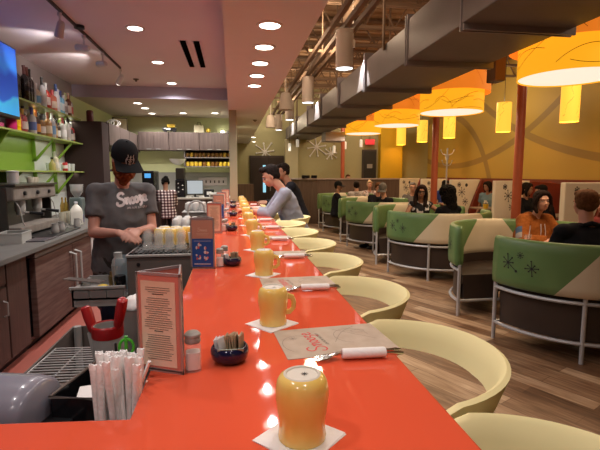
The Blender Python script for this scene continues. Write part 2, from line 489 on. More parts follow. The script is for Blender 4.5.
# EXIT sign
q = U(370, 142, 'y', 15.7)
t = empty('exit_sign', (q.x, q.y, q.z), 0, 'red lit exit sign over the narrow dark door', 'exit sign')
redlit = mat('exit_red', (1,.03,.03), .5, emit=1.6, ecol=(1,.04,.05))
MB().box(-.17,.17,-.02,.04,-.1,.1,b=.01).build('housing', mat('exit_housing', (.5,.05,.05), .4, emit=.35, ecol=(1,.03,.05)), t)
text_mesh('EXIT', .17, Matrix.Translation((0,-.024,0)) @ Matrix.Rotation(PI/2, 4, 'X')).build('lettering', redlit, t)
MB().tube([(0,.01,.1),(0,.01,.6)], .01, 6).build('stem', dsteel, t)

# fill lights without fixtures, added to brighten the open ceiling and far walls
for (x, y) in ((1.2, 2.0), (1.2, 6.5), (1.2, 11), (4.5, 3), (4.5, 14)):
    point('fill_light', (x, y, 3.5 if x > 2 else 3.55), 60, (1,.72,.48), .15)
for (x, y) in ((3.4, 13.2), (1.2, 14.6), (5.9, 10.5), (5.9, 6.5)):
    point('fill_light', (x, y, 3.3), 45, (1,.80,.56), .15)
CT = 1.08
XLc, XRc = -.20, .41
orange = mat('orange_counter', (.71,.10,.044), .045, spec=.36, var=.03, vscale=3)
t = empty('bar_counter', (.1, 3.5, 0), 0, 'long glossy orange red bar counter running away from the camera', 'bar counter')
poly = [(-1.6,-.8),(XRc,-.8),(XRc,7.7),(XLc,7.7),(XLc,.846),(-.9,.905),(-1.6,.96)]
mb = MB(); mb.prism([(x-.1,y-3.5,CT-.045) for x,y in poly], (0,0,.045))
o = mb.build('countertop', orange, t)
bv = o.modifiers.new('b','BEVEL'); bv.width = .006; bv.segments = 2; bv.limit_method = 'ANGLE'
MB().box(-.22, .02, -4.2, 4.15, 0, CT-.047).build('counter_base', darkwood, t)
fr = MB(); 
for y in (-3,-1,1,3): fr.tube([(.02,y,.2),(.06,y,.2)], .012, 8)
fr.tube([(.06,-4,.2),(.06,4.1,.2)], .020, 10); fr.build('foot_rail', steel, t, True)

# ---- mugs, upside down
yellow = noisecol('mug_glaze', [(.35,(.80,.53,.11)),(.65,(.90,.70,.23))], (1,1,.6), 9, .18, coat=.4)
unglz = mat('mug_foot', (.62,.58,.50), .5)
napk = mat('paper_napkin', (.80,.78,.76), .8, bump=.2, bscale=90)
ink_m = mat('black_ink', (.03,.03,.03), .7)
def mug_meshes(n=32):
    p = [(.0365,0),(.0395,.001),(.0402,.006),(.0388,.016),(.0382,.026),(.0392,.038),(.0418,.053),(.0438,.070),(.0440,.086),(.0415,.100),(.0370,.108),(.0310,.112)]
    inn = [(.0365,0),(.0345,.012),(.0335,.03),(.036,.05),(.0395,.075),(.038,.098),(.02,.102),(.001,.102)]
    b = MB().lathe([(r,z) for r,z in reversed(inn)]+p[1:], n, cap0=False, cap1=False)
    f = MB().lathe([(.0310,.112),(.0285,.1135),(.0262,.1125),(.0255,.1105),(.012,.1102),(.0005,.110)], n, cap0=False)
    pts = [(.037,0,.030),(.052,0,.030),(.064,0,.040),(.066,0,.058),(.060,0,.074),(.042,0,.080)]
    h = MB().tube(pts, [.0065,.006,.0055,.0055,.006,.007], 8, flat=1.4)
    st = MB()
    for a in range(4):
        an = a*PI/4; c, s_ = math.cos(an)*.006, math.sin(an)*.006
        ink(st, [(-c,-s_),(c,s_)], .0012, Matrix.Translation((.002,-.004,.1110)))
    return b, f, h, st
b_, f_, h_, s_ = mug_meshes()
def make_mug(label, group):
    t = empty('coffee_mug', (0,0,0), 0, label, 'mug', group)
    b_.build('mug_body', yellow, t, True); f_.build('foot_ring', unglz, t, True); h_.build('handle', yellow, t, True)
    s_.build('maker_mark', ink_m, t)
    return t
G = 'yellow mugs upside down along the counter'
GN = 'square napkins under the mugs'
mug0 = None
nap_mb = MB().box(-.059,.059,-.059,.059,0,.0012)
nap2 = MB().box(-.058,.058,-.058,.058,.0012,.0024, Matrix.Rotation(R(2),4,'Z'))
mug_pos = [(.114,.735,78),(.118,1.345,14),(.138,2.03,6),(.146,2.72,-5),(.142,3.40,5),(.140,4.05,0),(.138,4.70,10),(.14,5.35,0),(.14,6.0,0),(.14,6.6,5),(.14,7.15,0)]
for i, (x, y, rz) in enumerate(mug_pos):
    lab = f'yellow coffee mug standing upside down on a napkin, {ORD[i]} along the counter'
    if i == 0: mug0 = make_mug(lab, G); m_ = mug0
    else: m_ = copy_tree(mug0)
    put(m_, (x, y, CT+.0024), R(rz), lab); m_.scale = (1.05,1.05,1.03)
    n_ = MB().join(nap_mb).join(nap2).build('napkin', napk) if i == 0 else nap0.copy()
    if i == 0: nap0 = n_
    else: COL.objects.link(n_)
    tag(n_, f'square white paper napkin under the upturned mug {ORD[i]}', 'napkin', GN)
    put(n_, (x-.004, y, CT), R([43,38,50,44,41,47,40,45,43,46,44][i]))

# ---- placemats and rolled cutlery
kraft = noisecol('kraft_paper', [(.3,(.42,.33,.25)),(.7,(.50,.41,.32))], nscale=20, rough=.8)
redink = mat('red_ink', (.60,.03,.03), .6); greyink = mat('grey_ink', (.20,.16,.13), .7)
def make_placemat():
    w, d = .152, .105
    t = empty('paper_placemat', (0,0,0), 0, '', 'placemat', 'printed paper placemats along the counter')
    MB().box(-w,w,-d,d,0,.0015).build('sheet', kraft, t)
    M = Matrix.Translation((-.062,.000,.0019)) @ Matrix.Rotation(R(97),4,'Z') @ Matrix.Scale(.050,4) @ Matrix.Translation((-1.4,-.35,0))
    mb = MB()
    for s in SNOOZE: ink(mb, s, .085, M)
    mb.build('red_script', redink, t)
    text_mesh('AN A.M. EATERY', .0125, Matrix.Translation((-.030,.012,.0019)) @ Matrix.Rotation(R(97),4,'Z')).build('small_print', ink_m, t)
    dr = MB(); T = Matrix.Translation((0,0,.0018))
    for k in range(4):
        a = k*PI/4; ink(dr, [(-.11+.012*math.cos(a),.03+.012*math.sin(a)),(-.11-.012*math.cos(a),.03-.012*math.sin(a))], .0011, T)
    ink(dr, circ(-.1,-.01,.045,.06,14,.5)[:9], .0012, T); ink(dr, circ(.06,.02,.05,.055,14)[:11], .0012, T)
    ink(dr, [(.0,-.02),(.04,.05),(.09,.09)], .0012, T); ink(dr, [(.02,.08),(.07,.03),(.12,-.02)], .0012, T); ink(dr, circ(.09,.05,.02,.012,10), .001, T)
    dr.build('line_drawing', greyink, t)
    return t
chrome = mat('bright_cutlery', (.62,.61,.6), .14, metal=1)
def make_roll():
    t = empty('rolled_cutlery', (0,0,0), 0, '', 'rolled cutlery', 'white napkin rolls with fork and knife along the counter')
    rg = []
    for x, s in [(-.056,.90),(-.052,1),(0,1.02),(.05,1),(.055,.92)]:
        rg.append([V((x, .0155*s*math.cos(a), .013+.0125*s*math.sin(a))) for a in [2*PI*k/16 for k in range(16)]])
    MB().rings(rg).build('paper_wrap', napk, t, True)
    # fork: handle out to the right, neck and tines to the left
    f = MB()
    f.tube([(-.060,.004,.016),(.06,.006,.015),(.085,.008,.014),(.098,.008,.014)], [.0028,.004,.006,.003], 8, flat=.4, up=(0,1,0))
    f.tube([(-.060,.004,.016),(-.075,.002,.013),(-.088,-.002,.009)], [.0030,.008,.011], 8, flat=.25, up=(0,0,1))
    for k in range(4): f.tube([(-.086,-.012+k*.0062,.009),(-.105,-.015+k*.0062,.006),(-.122,-.018+k*.0062,.004)], [.002,.002,.001], 6)
    f.build('fork', chrome, t, True)
    k = MB()
    k.tube([(-.125,.010,.004),(-.10,.009,.006),(-.065,.006,.010)], [.004,.009,.007], 8, flat=.2, up=(0,0,1))
    k.tube([(-.07,.006,.010),(.05,-.006,.012),(.085,-.008,.011),(.1,-.008,.011)], [.004,.004,.0062,.003], 8, flat=.4, up=(0,1,0))
    k.build('knife', chrome, t, True)
    return t
pm = make_placemat(); rl = make_roll()
yy = [1.19,1.86,2.55,3.22,3.9,4.55,6.2,6.8]
for i, y in enumerate(yy):
    a = pm if i == 0 else copy_tree(pm); b2 = rl if i == 0 else copy_tree(rl)
    put(a, (.268 if i else .272, y-.005, CT), R([5,2,-2,1,0,2,0,0][i]), f'brown paper placemat with red script, {ORD[i]} along the counter')
    put(b2, (.300+[.02,.02,.03,.02,.03,.02,.02,.02][i], y-.14, CT+.0016), R([-2,-3,-1,0,-2,1,0,0][i]), f'white napkin roll around fork and knife, {ORD[i]} along the counter')

# ---- menu stands
tent_metal = mat('stand_metal', (.45,.41,.41), .35, metal=.6)
cream_card = noisecol('menu_cream', [(.3,(.70,.50,.34)),(.7,(.86,.68,.54))], nscale=6, rough=.35)
pink_card = mat('menu_red_border', (.60,.20,.15), .35)
blue_card = mat('menu_blue', (.02,.08,.30), .35)
brown_card = mat('menu_tan', (.50,.26,.18), .35)
def tentpanel(kind, w, h):
    """one face of a stand in local x,z; y = outward is -y"""
    out = {}
    out['frame'] = MB()
    t_ = .005
    out['frame'].box(-w/2,w/2,0,.004,0,h*.02+.004).box(-w/2,w/2,0,.004,h-.007,h).box(-w/2,-w/2+t_,0,.004,0,h).box(w/2-t_,w/2,0,.004,0,h)
    a = w/2-t_
    out['border'] = MB().box(-a,a,.001,.003,.006,h-.007)
    if kind == 0:
        out['card'] = MB().box(-a+.008,a-.010,-.0002,.0012,.014,h-.02)
        tx = MB(); z = h-.035; rr = random.Random(3)
        while z > .03:
            hd = rr.random() < .22
            hw = (a-.014)*(rr.uniform(.25,.4) if hd else rr.uniform(.6,.95))
            tx.box(-hw-.001, hw-.001, -.0009, -.0003, z, z+(.0016 if hd else .0007)); z -= .0095 if hd else .0052
        out['print'] = tx
    else:
        out['card'] = MB().box(-a+.003,a-.003,-.0002,.0012,h*.60,h-.012)
        tx = MB(); M = Matrix.Translation((-.022,-.0005,h*.74)) @ Matrix.Rotation(PI/2,4,'X') @ Matrix.Scale(.0165,4)
        for s in SNOOZE: ink(tx, s, .1, M)
        tx.box(-.03,.03,-.0009,-.0003,h*.69,h*.695).box(-.026,.026,-.0009,-.0003,h*.665,h*.67)
        out['print'] = tx
        bl = MB().box(-a+.003,a-.003,-.0002,.0012,.010,h*.59); out['blue'] = bl
        rr = random.Random(5); f1 = MB(); f2 = MB()
        f2.box(-a+.012,a-.012,-.0009,-.0003,h*.545,h*.552); f2.box(-a+.012,a-.016,-.0009,-.0003,.022,.026)
        for (cx, cz) in ((-.02,h*.45),(.018,h*.36),(-.02,h*.25),(.016,h*.17)):
            for k in range(5):
                px, pz = cx+rr.uniform(-.010,.010), cz+rr.uniform(-.014,.014)
                (f1 if k % 2 else f2).ell((px,-.0005,pz),(rr.uniform(.003,.007),.0006,rr.uniform(.004,.009)),None,8,5)
        out['pic1'] = f1; out['pic2'] = f2
    return out
def make_tent(kinds, w, h):
    t = empty('menu_stand', (0,0,0), 0, '', 'menu stand', 'three sided menu stands on the counter')
    r = w/(2*math.sqrt(3))
    F_ = MB()
    for i, k in enumerate(kinds):
        M = Matrix.Rotation(2*PI*i/3, 4, 'Z') @ Matrix.Translation((0,-r,0))
        d = tentpanel(k, w, h)
        F_.join(d['frame'].xf(M))
        MBc = d['border'].xf(M).build('menu_card', pink_card if k == 0 else tent_metal, t)
        d['card'].xf(M).build('card_sheet', cream_card if k == 0 else brown_card, MBc)
        d['print'].xf(M).build('printing', ink_m if k == 0 else mat('cream_ink',(.7,.55,.4),.6), MBc)
        if k: 
            d['blue'].xf(M).build('blue_picture', blue_card, MBc); d['pic1'].xf(M).build('picture_figures', mat('pic_red',(.5,.1,.08),.4), MBc)
            d['pic2'].xf(M).build('picture_figures', mat('pic_white',(.6,.55,.55),.4), MBc)
    c = [(w/math.sqrt(3)*math.cos(a), w/math.sqrt(3)*math.sin(a), .004) for a in (R(90),R(210),R(330))]
    F_.prism(c, (0,0,.003))
    F_.build('frame', tent_metal, t)
    return t
w0, h0 = .118, .236
tA = make_tent([0,0,0], w0, h0); tB = make_tent([1,0,1], w0, .25)
def tent_at(t, xa, ya, rz, lab):
    put(t, (xa, ya, CT), rz, lab)
tent_at(tA, -.158, 1.075, R(-25), 'metal menu stand with a cream text menu, nearest the camera beside the salt shaker')
tent_at(tB, -.142, 2.24, R(-9), 'menu stand with a tan and blue picture card, beside the second pair of shakers')
tC = copy_tree(tA); tent_at(tC, -.140, 3.62, R(-6), 'menu stand with a cream text menu, third from the camera')
tD = copy_tree(tB); tent_at(tD, -.14, 4.75, R(-4), 'menu stand with a tan and blue picture card, fourth from the camera')
tE = copy_tree(tA); tent_at(tE, -.135, 5.75, R(-4), 'menu stand with a text menu, fifth from the camera')
tF = copy_tree(tA); tent_at(tF, -.10, 6.85, R(-4), 'menu stand with a text menu, furthest from the camera near the pale column')

# ---- salt and pepper shakers
glass = mat('clear_glass', (.85,.88,.88), .04, alpha=.22, spec=.9)
salt = mat('salt', (.78,.74,.72), .9); pepper = mat('pepper', (.10,.07,.05), .9)
def make_shaker(fill, lab):
    t = empty('shaker', (0,0,0), 0, lab, 'salt shaker' if fill is salt else 'pepper shaker', 'glass shakers with metal caps')
    g_ = MB(); r = .0185
    def sq(z, w, b=.3): 
        pts = []
        for k in range(16):
            a = 2*PI*k/16+PI/16; c, s = math.cos(a), math.sin(a); e = max(abs(c), abs(s)); f = (1-b)/e+b
            pts.append(V((w*c*f, w*s*f, z)))
        return pts
    g_.rings([sq(0,.0175), sq(.003,.0195), sq(.055,.0195), sq(.066,.0175,.7), sq(.070,.015,1)], True, True, True)
    g_.build('glass_body', glass, t, True)
    MB().rings([sq(.006,.0165), sq(.046,.0165)]).build('filling', fill, t, True)
    MB().lathe([(.0175,.068),(.0185,.070),(.0185,.076),(.0165,.082),(.019,.084),(.0185,.089),(.013,.094),(.004,.0955)], 20).build('metal_cap', steel, t, True)
    return t
s1 = make_shaker(salt, 'glass salt shaker with a metal cap beside the nearest menu stand')
put(s1, (-.098, 1.045, CT), R(8))
pairs = [((-.067,2.245),(-.045,2.30)), ((-.075,3.68),(-.058,3.75)), ((-.075,4.85),(-.06,4.93)), ((-.07,5.85),(-.055,5.93))]
s2 = make_shaker(pepper, 'glass pepper shaker')
put(s2, (-.045, 2.32, CT), .2, 'glass pepper shaker standing behind the salt by the second menu stand')
for i, (a, b2) in enumerate(pairs):
    o = copy_tree(s1); put(o, (*a, CT), .1*i, f'glass salt shaker by the {["second","third","fourth","fifth"][i]} menu stand')
    if i: o = copy_tree(s2); put(o, (*b2, CT), .1*i, f'glass pepper shaker by the {["second","third","fourth","fifth"][i]} menu stand')

# ---- sugar bowls
navy = mat('navy_glaze', (.008,.010,.045), .12, coat=.5)
pk_tan = mat('packet_tan', (.42,.30,.19), .7); pk_white = mat('packet_white', (.72,.70,.72), .7); pk_green = mat('packet_green', (.30,.36,.29), .7)
def make_bowl():
    t = empty('sugar_bowl', (0,0,0), 0, '', 'sugar bowl', 'navy bowls of sweetener packets')
    MB().lathe([(.022,0),(.034,.002),(.044,.012),(.0475,.026),(.046,.036),(.0415,.0415),(.039,.0415),(.038,.036),(.041,.026),(.036,.012),(.02,.006),(.001,.006)], 32, cap1=False).build('bowl', navy, t, True)
    rr = random.Random(9)
    for m_, n in ((pk_tan, 9), (pk_white, 4), (pk_green, 3)):
        for k in range(n):
            if m_ is pk_tan: x = .002+.0035*k; y = rr.uniform(-.003,.006); a = R(80+rr.uniform(-22,22)); z = .012; tl = rr.uniform(-.25,.1); hh = .055
            elif m_ is pk_white: x = -.026+.004*k; y = .008; a = R(70+rr.uniform(-20,20)); z = .010; tl = -.2; hh = .047
            else: x = -.012+.014*k; y = -.024; a = R(rr.uniform(-6,6)); z = .008; tl = .35; hh = .038
            M = Matrix.Translation((x,y,z)) @ Matrix.Rotation(a,4,'Z') @ Matrix.Rotation(tl,4,'X')
            mb = MB(); mb.box(-.0165,.0165,-.0009,.0009,0,hh,M)
            mb.build('packet', m_, t)
    return t
bw = make_bowl()
for i, (x, y) in enumerate([(-.013,1.085),(-.006,2.27),(-.008,3.70),(.005,5.0),(.008,6.2),(.01,7.1)]):
    o = bw if i == 0 else copy_tree(bw)
    put(o, (x, y, CT), R(12*i), f'navy blue bowl of sweetener packets, {ORD[i]} along the counter')

# ---- yellow moulded bar chairs
chair_y = noisecol('chair_plastic', [(.3,(.84,.76,.40)),(.7,(.88,.80,.44))], nscale=2, rough=.35)
def make_chair():
    t = empty('bar_chair', (0,0,0), 0, '', 'bar chair', 'yellow moulded bar chairs along the counter')
    # the wraparound back: a curved band, tall behind, sweeping down and forward into the seat edge
    n = 48; inner_t = []; rings = []
    for i in range(n+1):
        u = -1+2*i/n; a = u*R(148)            # angle from the back (+x) direction
        s = abs(u)
        rx, ry = .292, .292
        x, y = rx*math.cos(a), ry*math.sin(a)
        ztop = 1.045-.012*(1-math.cos(a))-.22*max(0, (abs(math.degrees(a))-82)/66)**1.05
        hgt = .088-.018*s
        lean = .034*(1-s*.6)
        zb = ztop-hgt
        nx, ny = math.cos(a), math.sin(a)
        th = .011
        top_o = V((x+nx*th, y+ny*th, ztop)); top_i = V((x-nx*th, y-ny*th, ztop-.002))
        bo = V((x+nx*(th-lean), y+ny*(th-lean), zb)); bi = V((x-nx*(th+lean), y-ny*(th+lean), zb))
        rings.append([top_i, (top_i+top_o)/2+V((0,0,.007)), top_o, (top_o*.5+bo*.5), bo, (bo+bi)/2-V((0,0,.004)), bi, (bi*.5+top_i*.5)])
    MB().rings(rings).build('wraparound_back', chair_y, t, 60)
    # side wings joining the band to the seat
    for sgn in (-1, 1):
        w = MB()
        A = [V((-.16,sgn*.245,.86)), V((-.02,sgn*.262,.93)), V((.0,sgn*.235,.80)), V((-.10,sgn*.22,.76)), V((-.18,sgn*.21,.77))]
        w.prism([p+V((0,0,0)) for p in A], (0,-sgn*.018,0)); w.build('side_arm', chair_y, t, 60)
    # dished seat
    rs = []
    for r, z in [(.0,.745),(.10,.746),(.17,.753),(.205,.768),(.215,.772),(.215,.762),(.18,.735),(.10,.722),(.0,.72)]:
        rs.append([V((-.05+max(r,.001)*1.02*math.cos(2*PI*k/32), max(r,.001)*1.1*math.sin(2*PI*k/32), z)) for k in range(32)])
    MB().rings(rs, cap0=False, cap1=False).build('seat', chair_y, t, True)
    for sx in (-1,1):
        for sy in (-1,1):
            MB().tube([(-.05+sx*.12,sy*.13,.735),(-.05+sx*.17,sy*.19,0)], [.012,.010], 10).build('leg', steel, t, True)
    fr = MB(); k = .26; P = [(-.05+sx*.153, sy*.170, k) for sx, sy in ((1,1),(1,-1),(-1,-1),(-1,1))]
    for i in range(4): fr.tube([P[i], P[(i+1)%4]], .008, 8)
    fr.build('foot_ring', steel, t, True)
    return t
ch = make_chair()
for i in range(12):
    o = ch if i == 0 else copy_tree(ch)
    y = .545 if i == 0 else 1.165+.675*(i-1)
    lab = f'pale yellow moulded bar chair with wraparound back, {ORD[i]}'
    if i == 7: lab = 'pale yellow moulded bar chair that the man in the grey shirt sits on'
    put(o, (.438 if i != 7 else .60, y, 0), 0, lab)
# =============================================================== left wall: back bar
# back counter
t = empty('back_bar_counter', (-2.15, 4.6, 0), 0, 'long dark back bar counter with a grey worktop along the left wall', 'counter')
ctop = mat('grey_worktop', (.16,.155,.145), .22, var=.12)
MB().box(-.48,.49,-3.6,2.95,.875,.92,b=.006).build('worktop', ctop, t)
MB().box(-.48,.40,-3.6,-.52,.08,.874).build('cabinet_body', darkwood, t)
MB().box(-.48,.34,-3.6,2.9,0,.08).build('plinth', black, t)
for (a, b2) in ((-2.6,-1.95),(-1.93,-1.28),(-1.26,-.92)):
    d = MB().box(.401,.42,a,b2,.10,.68,b=.004).build('door', darkwood, t)
    mb = MB(); y = b2-.06; mb.tube([(.42,y,.46),(.45,y,.47),(.45,y,.57),(.42,y,.58)], .006, 8); mb.build('handle', steel, d, True)
for (a, b2) in ((-2.6,-1.95),(-1.93,-1.28),(-1.26,-.92)):
    MB().box(.401,.42,a,b2,.70,.86,b=.004).build('drawer_front', darkwood, t)
MB().box(.401,.42,-.90,-.56,.10,.86,b=.004).build('end_panel', darkwood, t)
MB().box(-.48,.40,1.55,2.95,.08,.874).build('cabinet_body', darkwood, t)
# under counter fridge
t = empty('undercounter_fridge', (-2.15, 5.1, 0), 0, 'wide undercounter fridge with dark reddish steel doors in the back bar', 'fridge')
fr_m = noisecol('brushed_dark_steel', [(.35,(.17,.10,.085)),(.65,(.23,.15,.125))], (1,1,14), 3, .33, metal=.75)
MB().box(-.45,.38,-.98,1.02,.085,.868).build('body', blackg, t)
MB().box(.385,.44,-.94,-.02,.10,.80,b=.006).build('door', fr_m, t); 
d2 = MB().box(.385,.44,.0,.98,.10,.80,b=.006).build('door', fr_m, t)
MB().box(.385,.45,-.96,1.0,.812,.862,b=.004).build('top_rail', dsteel, t)
mb = MB(); mb.tube([(.44,.06,.30),(.50,.06,.32),(.50,.06,.70),(.44,.06,.72)], .018, 8, flat=.6); mb.build('handle', steel, d2, True)
mb = MB(); mb.tube([(.44,-.10,.30),(.50,-.10,.32),(.50,-.10,.70),(.44,-.10,.72)], .018, 8, flat=.6); mb.build('handle', steel, t, True)
v = MB().box(.441,.452,.62,.90,.42,.80).build('vent_grille', white_paint, t)
sl = MB()
for k in range(3): sl.box(.452,.455,.67+k*.08,.69+k*.08,.50,.76)
sl.build('grille_slot', black, v); MB().ell((.456,.76,.46),(.006,.02,.02)).build('badge', mat('badge_blue',(.05,.1,.5),.4), v)

# espresso machine
t = empty('espresso_machine', (-2.30, 5.12, .92), 0, 'chrome espresso machine with group heads on the back counter', 'espresso machine')
cm = mat('machine_steel', (.30,.27,.24), .25, metal=.85, var=.35, vscale=14); cm2 = mat('machine_dark', (.04,.035,.03), .3)
MB().box(-.28,.10,-.50,.50,.05,.50,b=.02).build('body', cm2, t)
MB().box(.10,.30,-.50,.50,.03,.11,b=.01).build('drip_tray', cm, t)
MB().box(.0,.26,-.52,.52,.36,.50,b=.02).build('head_casing', cm, t)
MB().box(-.30,.28,-.52,.52,.50,.525,b=.006).build('cup_rail', cm2, t)
for y in (-.52,.52): MB().box(-.28,.20,y-.012,y+.012,.0,.50,b=.01).build('side_panel', cm2, t)
for y in (-.22,.18):
    g_ = MB(); g_.lathe([(.05,.25),(.05,.36)], 16, (.18,y,0)); g_.lathe([(.035,.21),(.042,.25)], 16, (.18,y,0)); g_.build('group_head', steel, t, True)
    h_2 = MB(); h_2.tube([(.2,y,.235),(.27,y,.232)], .010, 8); h_2.build('portafilter_neck', steel, t, True)
    MB().tube([(.27,y,.232),(.40,y,.215)], [.014,.018], 10).build('portafilter_handle', black, t, True)
for y in (-.42,.42):
    MB().tube([(.22,y,.36),(.26,y,.30),(.29,y-.01,.15),(.30,y,.12)], .006, 8).build('steam_wand', steel, t, True)
for y in (-.3,0,.3): MB().lathe([(.022,0),(.018,.02)],12,M=Matrix.Translation((.262,y,.43)) @ Matrix.Rotation(PI/2,4,'Y')).build('dial', black, t)
for k, (x, y) in enumerate(((-.2,-.30),(-.05,-.1),(-.12,.2))):
    pass
def cup(loc, r, h, m_, lab, cat, group=None, name='cup'):
    o = MB().lathe([(r*.75,0),(r*.8,.004),(r,h),(r*.93,h),(r*.74,.008),(.001,.008)], 20, cap1=False).build(name, m_, smooth=True)
    tag(o, lab, cat, group); o.location = loc; return o
q = U(14,180,'x',-2.45); 
o = MB().lathe([(.055,0),(.055,.11),(.059,.113),(.059,.122),(.03,.128)],24).build('metal_canister', mat('canister_grey',(.45,.44,.45),.35,metal=.4), smooth=True)
tag(o, 'grey metal canister standing on top of the espresso machine', 'canister'); o.location = (-2.22, 5.02, 1.447)
for k, (x, y) in enumerate(((-2.15,5.25),(-2.17,5.37),(-2.2,5.5))):
    cup((x,y,1.447), .038, .06, mat('cup_cream',(.6,.56,.45),.4), f'small cream cup on top of the espresso machine, {ORD[k]}', 'cup', 'cups on the espresso machine')

for i, y in enumerate((4.95, 5.12, 5.62)):
    t = empty('milk_pitcher', (-1.82, y, .92+(.0145 if abs(y-5.05)<.4 else 0)), .5*i, f'small steel milk pitcher on the back counter before the espresso machine, {ORD[i]}', 'pitcher', 'steel milk pitchers')
    MB().lathe([(.034,0),(.038,.01),(.036,.05),(.030,.085),(.033,.10),(.030,.10),(.028,.085),(.034,.05),(.001,.008)],18,cap1=False).build('pitcher_body', steel, t, True)
    MB().tube([(.032,0,.085),(.058,0,.08),(.06,0,.04),(.038,0,.025)],.004,8).build('handle', steel, t, True)
# glass tumblers stacked next to the machine, behind the milk
rr = random.Random(4)
k = 0
for ix in range(2):
    for iy in range(4):
        o = MB().lathe([(.025,0),(.032,.14),(.029,.14),(.022,.01),(.001,.01)],14,cap1=False).build('tumbler', mat('tumbler_plastic',(.62,.58,.47),.25,alpha=.75), smooth=True)
        tag(o, 'tall clear tumbler in the cluster between the espresso machine and the milk jug', 'tumbler', 'tumblers beside the espresso machine')
        o.location = (-2.12+ix*.085, 6.0+iy*.078, .92); k += 1
# milk jug
q = U(77,225,'z',.92)
t = empty('milk_jug', (-1.90, 5.86, .92), .3, 'white plastic milk jug standing at the edge of the back counter', 'milk jug')
mw = mat('milk_plastic', (.72,.70,.62), .4)
def rsq(w, z, k=.55, n=24):
    o = []
    for i in range(n):
        a = 2*PI*i/n; c, s = math.cos(a), math.sin(a); e = max(abs(c),abs(s)); f = (1-k)*1+k/e
        o.append(V((w*c*f*.93, w*s*f*.93, z)))
    return o
MB().rings([rsq(.07,0),rsq(.078,.008),rsq(.078,.15),rsq(.07,.19),rsq(.045,.225,.2),rsq(.022,.245,0),rsq(.020,.262,0)]).build('bottle', mw, t, True)
MB().lathe([(.022,.262),(.022,.28),(.018,.284)],16).build('cap', mat('milk_cap',(.6,.6,.65),.4), t, True)
MB().box(.078,.082,-.03,.035,.03,.12).build('label', mat('label_purple',(.12,.05,.30),.5), t)
# black bar mat and bins on the worktop
o = MB().box(-.2,.2,-.42,.42,0,.014,b=.004).build('rubber_mat', black); tag(o, 'black rubber mat on the back counter in front of the milk jug', 'mat'); o.location = (-1.93, 5.05, .92)
for i, (x, y, lab, dx, dy) in enumerate(((-1.98,4.42,'grey plastic bin with papers on the back counter, nearer one',.1,.13),(-2.08,4.0,'pale plastic tub at the left edge of the back counter',.11,.10))):
    t = empty('plastic_bin', (x, y, .92), .1, lab, 'bin')
    bm_ = mat('bin_grey',(.42,.42,.40),.4) if i == 0 else mat('tub_white',(.6,.6,.56),.4)
    b_2 = MB(); b_2.box(-dx,dx,-dy,dy,0,.006); 
    for s in (-1,1): b_2.box(-dx,dx,s*dy-.004,s*dy+.004,0,.09); b_2.box(s*dx-.004,s*dx+.004,-dy,dy,0,.09)
    b_2.build('tub', bm_, t); MB().box(-dx*.8,dx*.8,-dy*.8,dy*.8,.008,.06,b=.01).build('contents', cm2 if i==0 else steel, t)
    rm = MB(); 
    for s in (-1,1): rm.box(-dx-.008,dx+.008,s*dy-.008,s*dy+.008,.085,.095); rm.box(s*dx-.008,s*dx+.008,-dy,dy,.085,.095)
    rm.build('rim', bm_, t)
o = MB().box(-.09,.09,-.16,.16,0,.012,b=.003).build('order_slip_holder', mat('slate',(.10,.09,.10),.4)); tag(o, 'flat dark tray lying at the counter edge in front of the bins', 'tray'); o.location = (-1.80, 4.55, .92)
# grinder / blender with white hopper behind the bartender's shoulder
q = U(77,195,'y',6.6)
t = empty('coffee_grinder', (q.x, 6.6, .92), 0, 'black coffee grinder with a clear white topped hopper on the back counter', 'grinder')
MB().box(-.08,.08,-.09,.09,0,.30,b=.02).build('body', mat('grinder_slate',(.10,.13,.13),.4), t)
MB().lathe([(.03,.30),(.08,.38),(.085,.48),(.001,.48)],20,cap1=False).build('hopper', mat('hopper_clear',(.5,.5,.5),.1,alpha=.5), t, True)
MB().lathe([(.06,.39),(.065,.47),(.0,.472)],18,cap1=False).build('hopper_lining', white_paint, t, True)
for i, (px, col) in enumerate(((63,(.35,.22,.05)),(66.5,(.30,.20,.04)),(71,(.10,.06,.05)))):
    q = U(px, 215, 'y', 6.9); 
    o = MB().lathe([(.032,0),(.032,.17),(.012,.23),(.012,.28),(.015,.285),(.0,.29)],16,cap1=False).build('syrup_bottle', mat(f'syrup_{i}',col,.15), smooth=True)
    tag(o, f'{["amber","gold","dark brown"][i]} syrup bottle beside the coffee grinder', 'bottle'); o.location = (max(q.x,-2.55), 6.9, .92)

# ---------------------------------------------------------------- shelves on the left wall
XW = -2.65
MB_ = MB().box(0,.012,0,3.1,0,.6)
o = struct(MB().box(XW, XW+.012, 4.3, 6.6, 1.585, 2.03).build('trim_5', green_gloss))
o = struct(MB().box(XW, XW+.010, 6.6, 7.74, .93, 2.0).build('trim_6', backsplash))
o = struct(MB().box(XW, XW+.008, 3.4, 6.6, .93, 1.56).build('trim_7', backsplash))
shelf_m = mat('shelf_green', (.30,.38,.10), .25)
def bracket(y, z, solid, parent, h=.30, d=.27):
    x0 = XW+.013; pts = [(x0,y,z),(x0+d,y,z),(x0,y,z-h)]
    mb = MB()
    if solid: mb.prism([(x0,y-.008,z),(x0+d,y-.008,z),(x0,y-.008,z-h)], (0,.016,0))
    else:
        w = .045
        mb.box(x0,x0+w,y-.012,y+.012,z-h,z)
        a = V((x0+w*.0,0,z-h)); b3 = V((x0+d,0,z))
        mb.prism([(x0,y-.012,z-h),(x0+.055,y-.012,z-h+.01),(x0+d,y-.012,z-.035),(x0+d,y-.012,z)], (0,.024,0))
    M = Matrix.Translation(-V(parent.location)); mb.xf(M)
    return mb.build('bracket', green_gloss, parent)
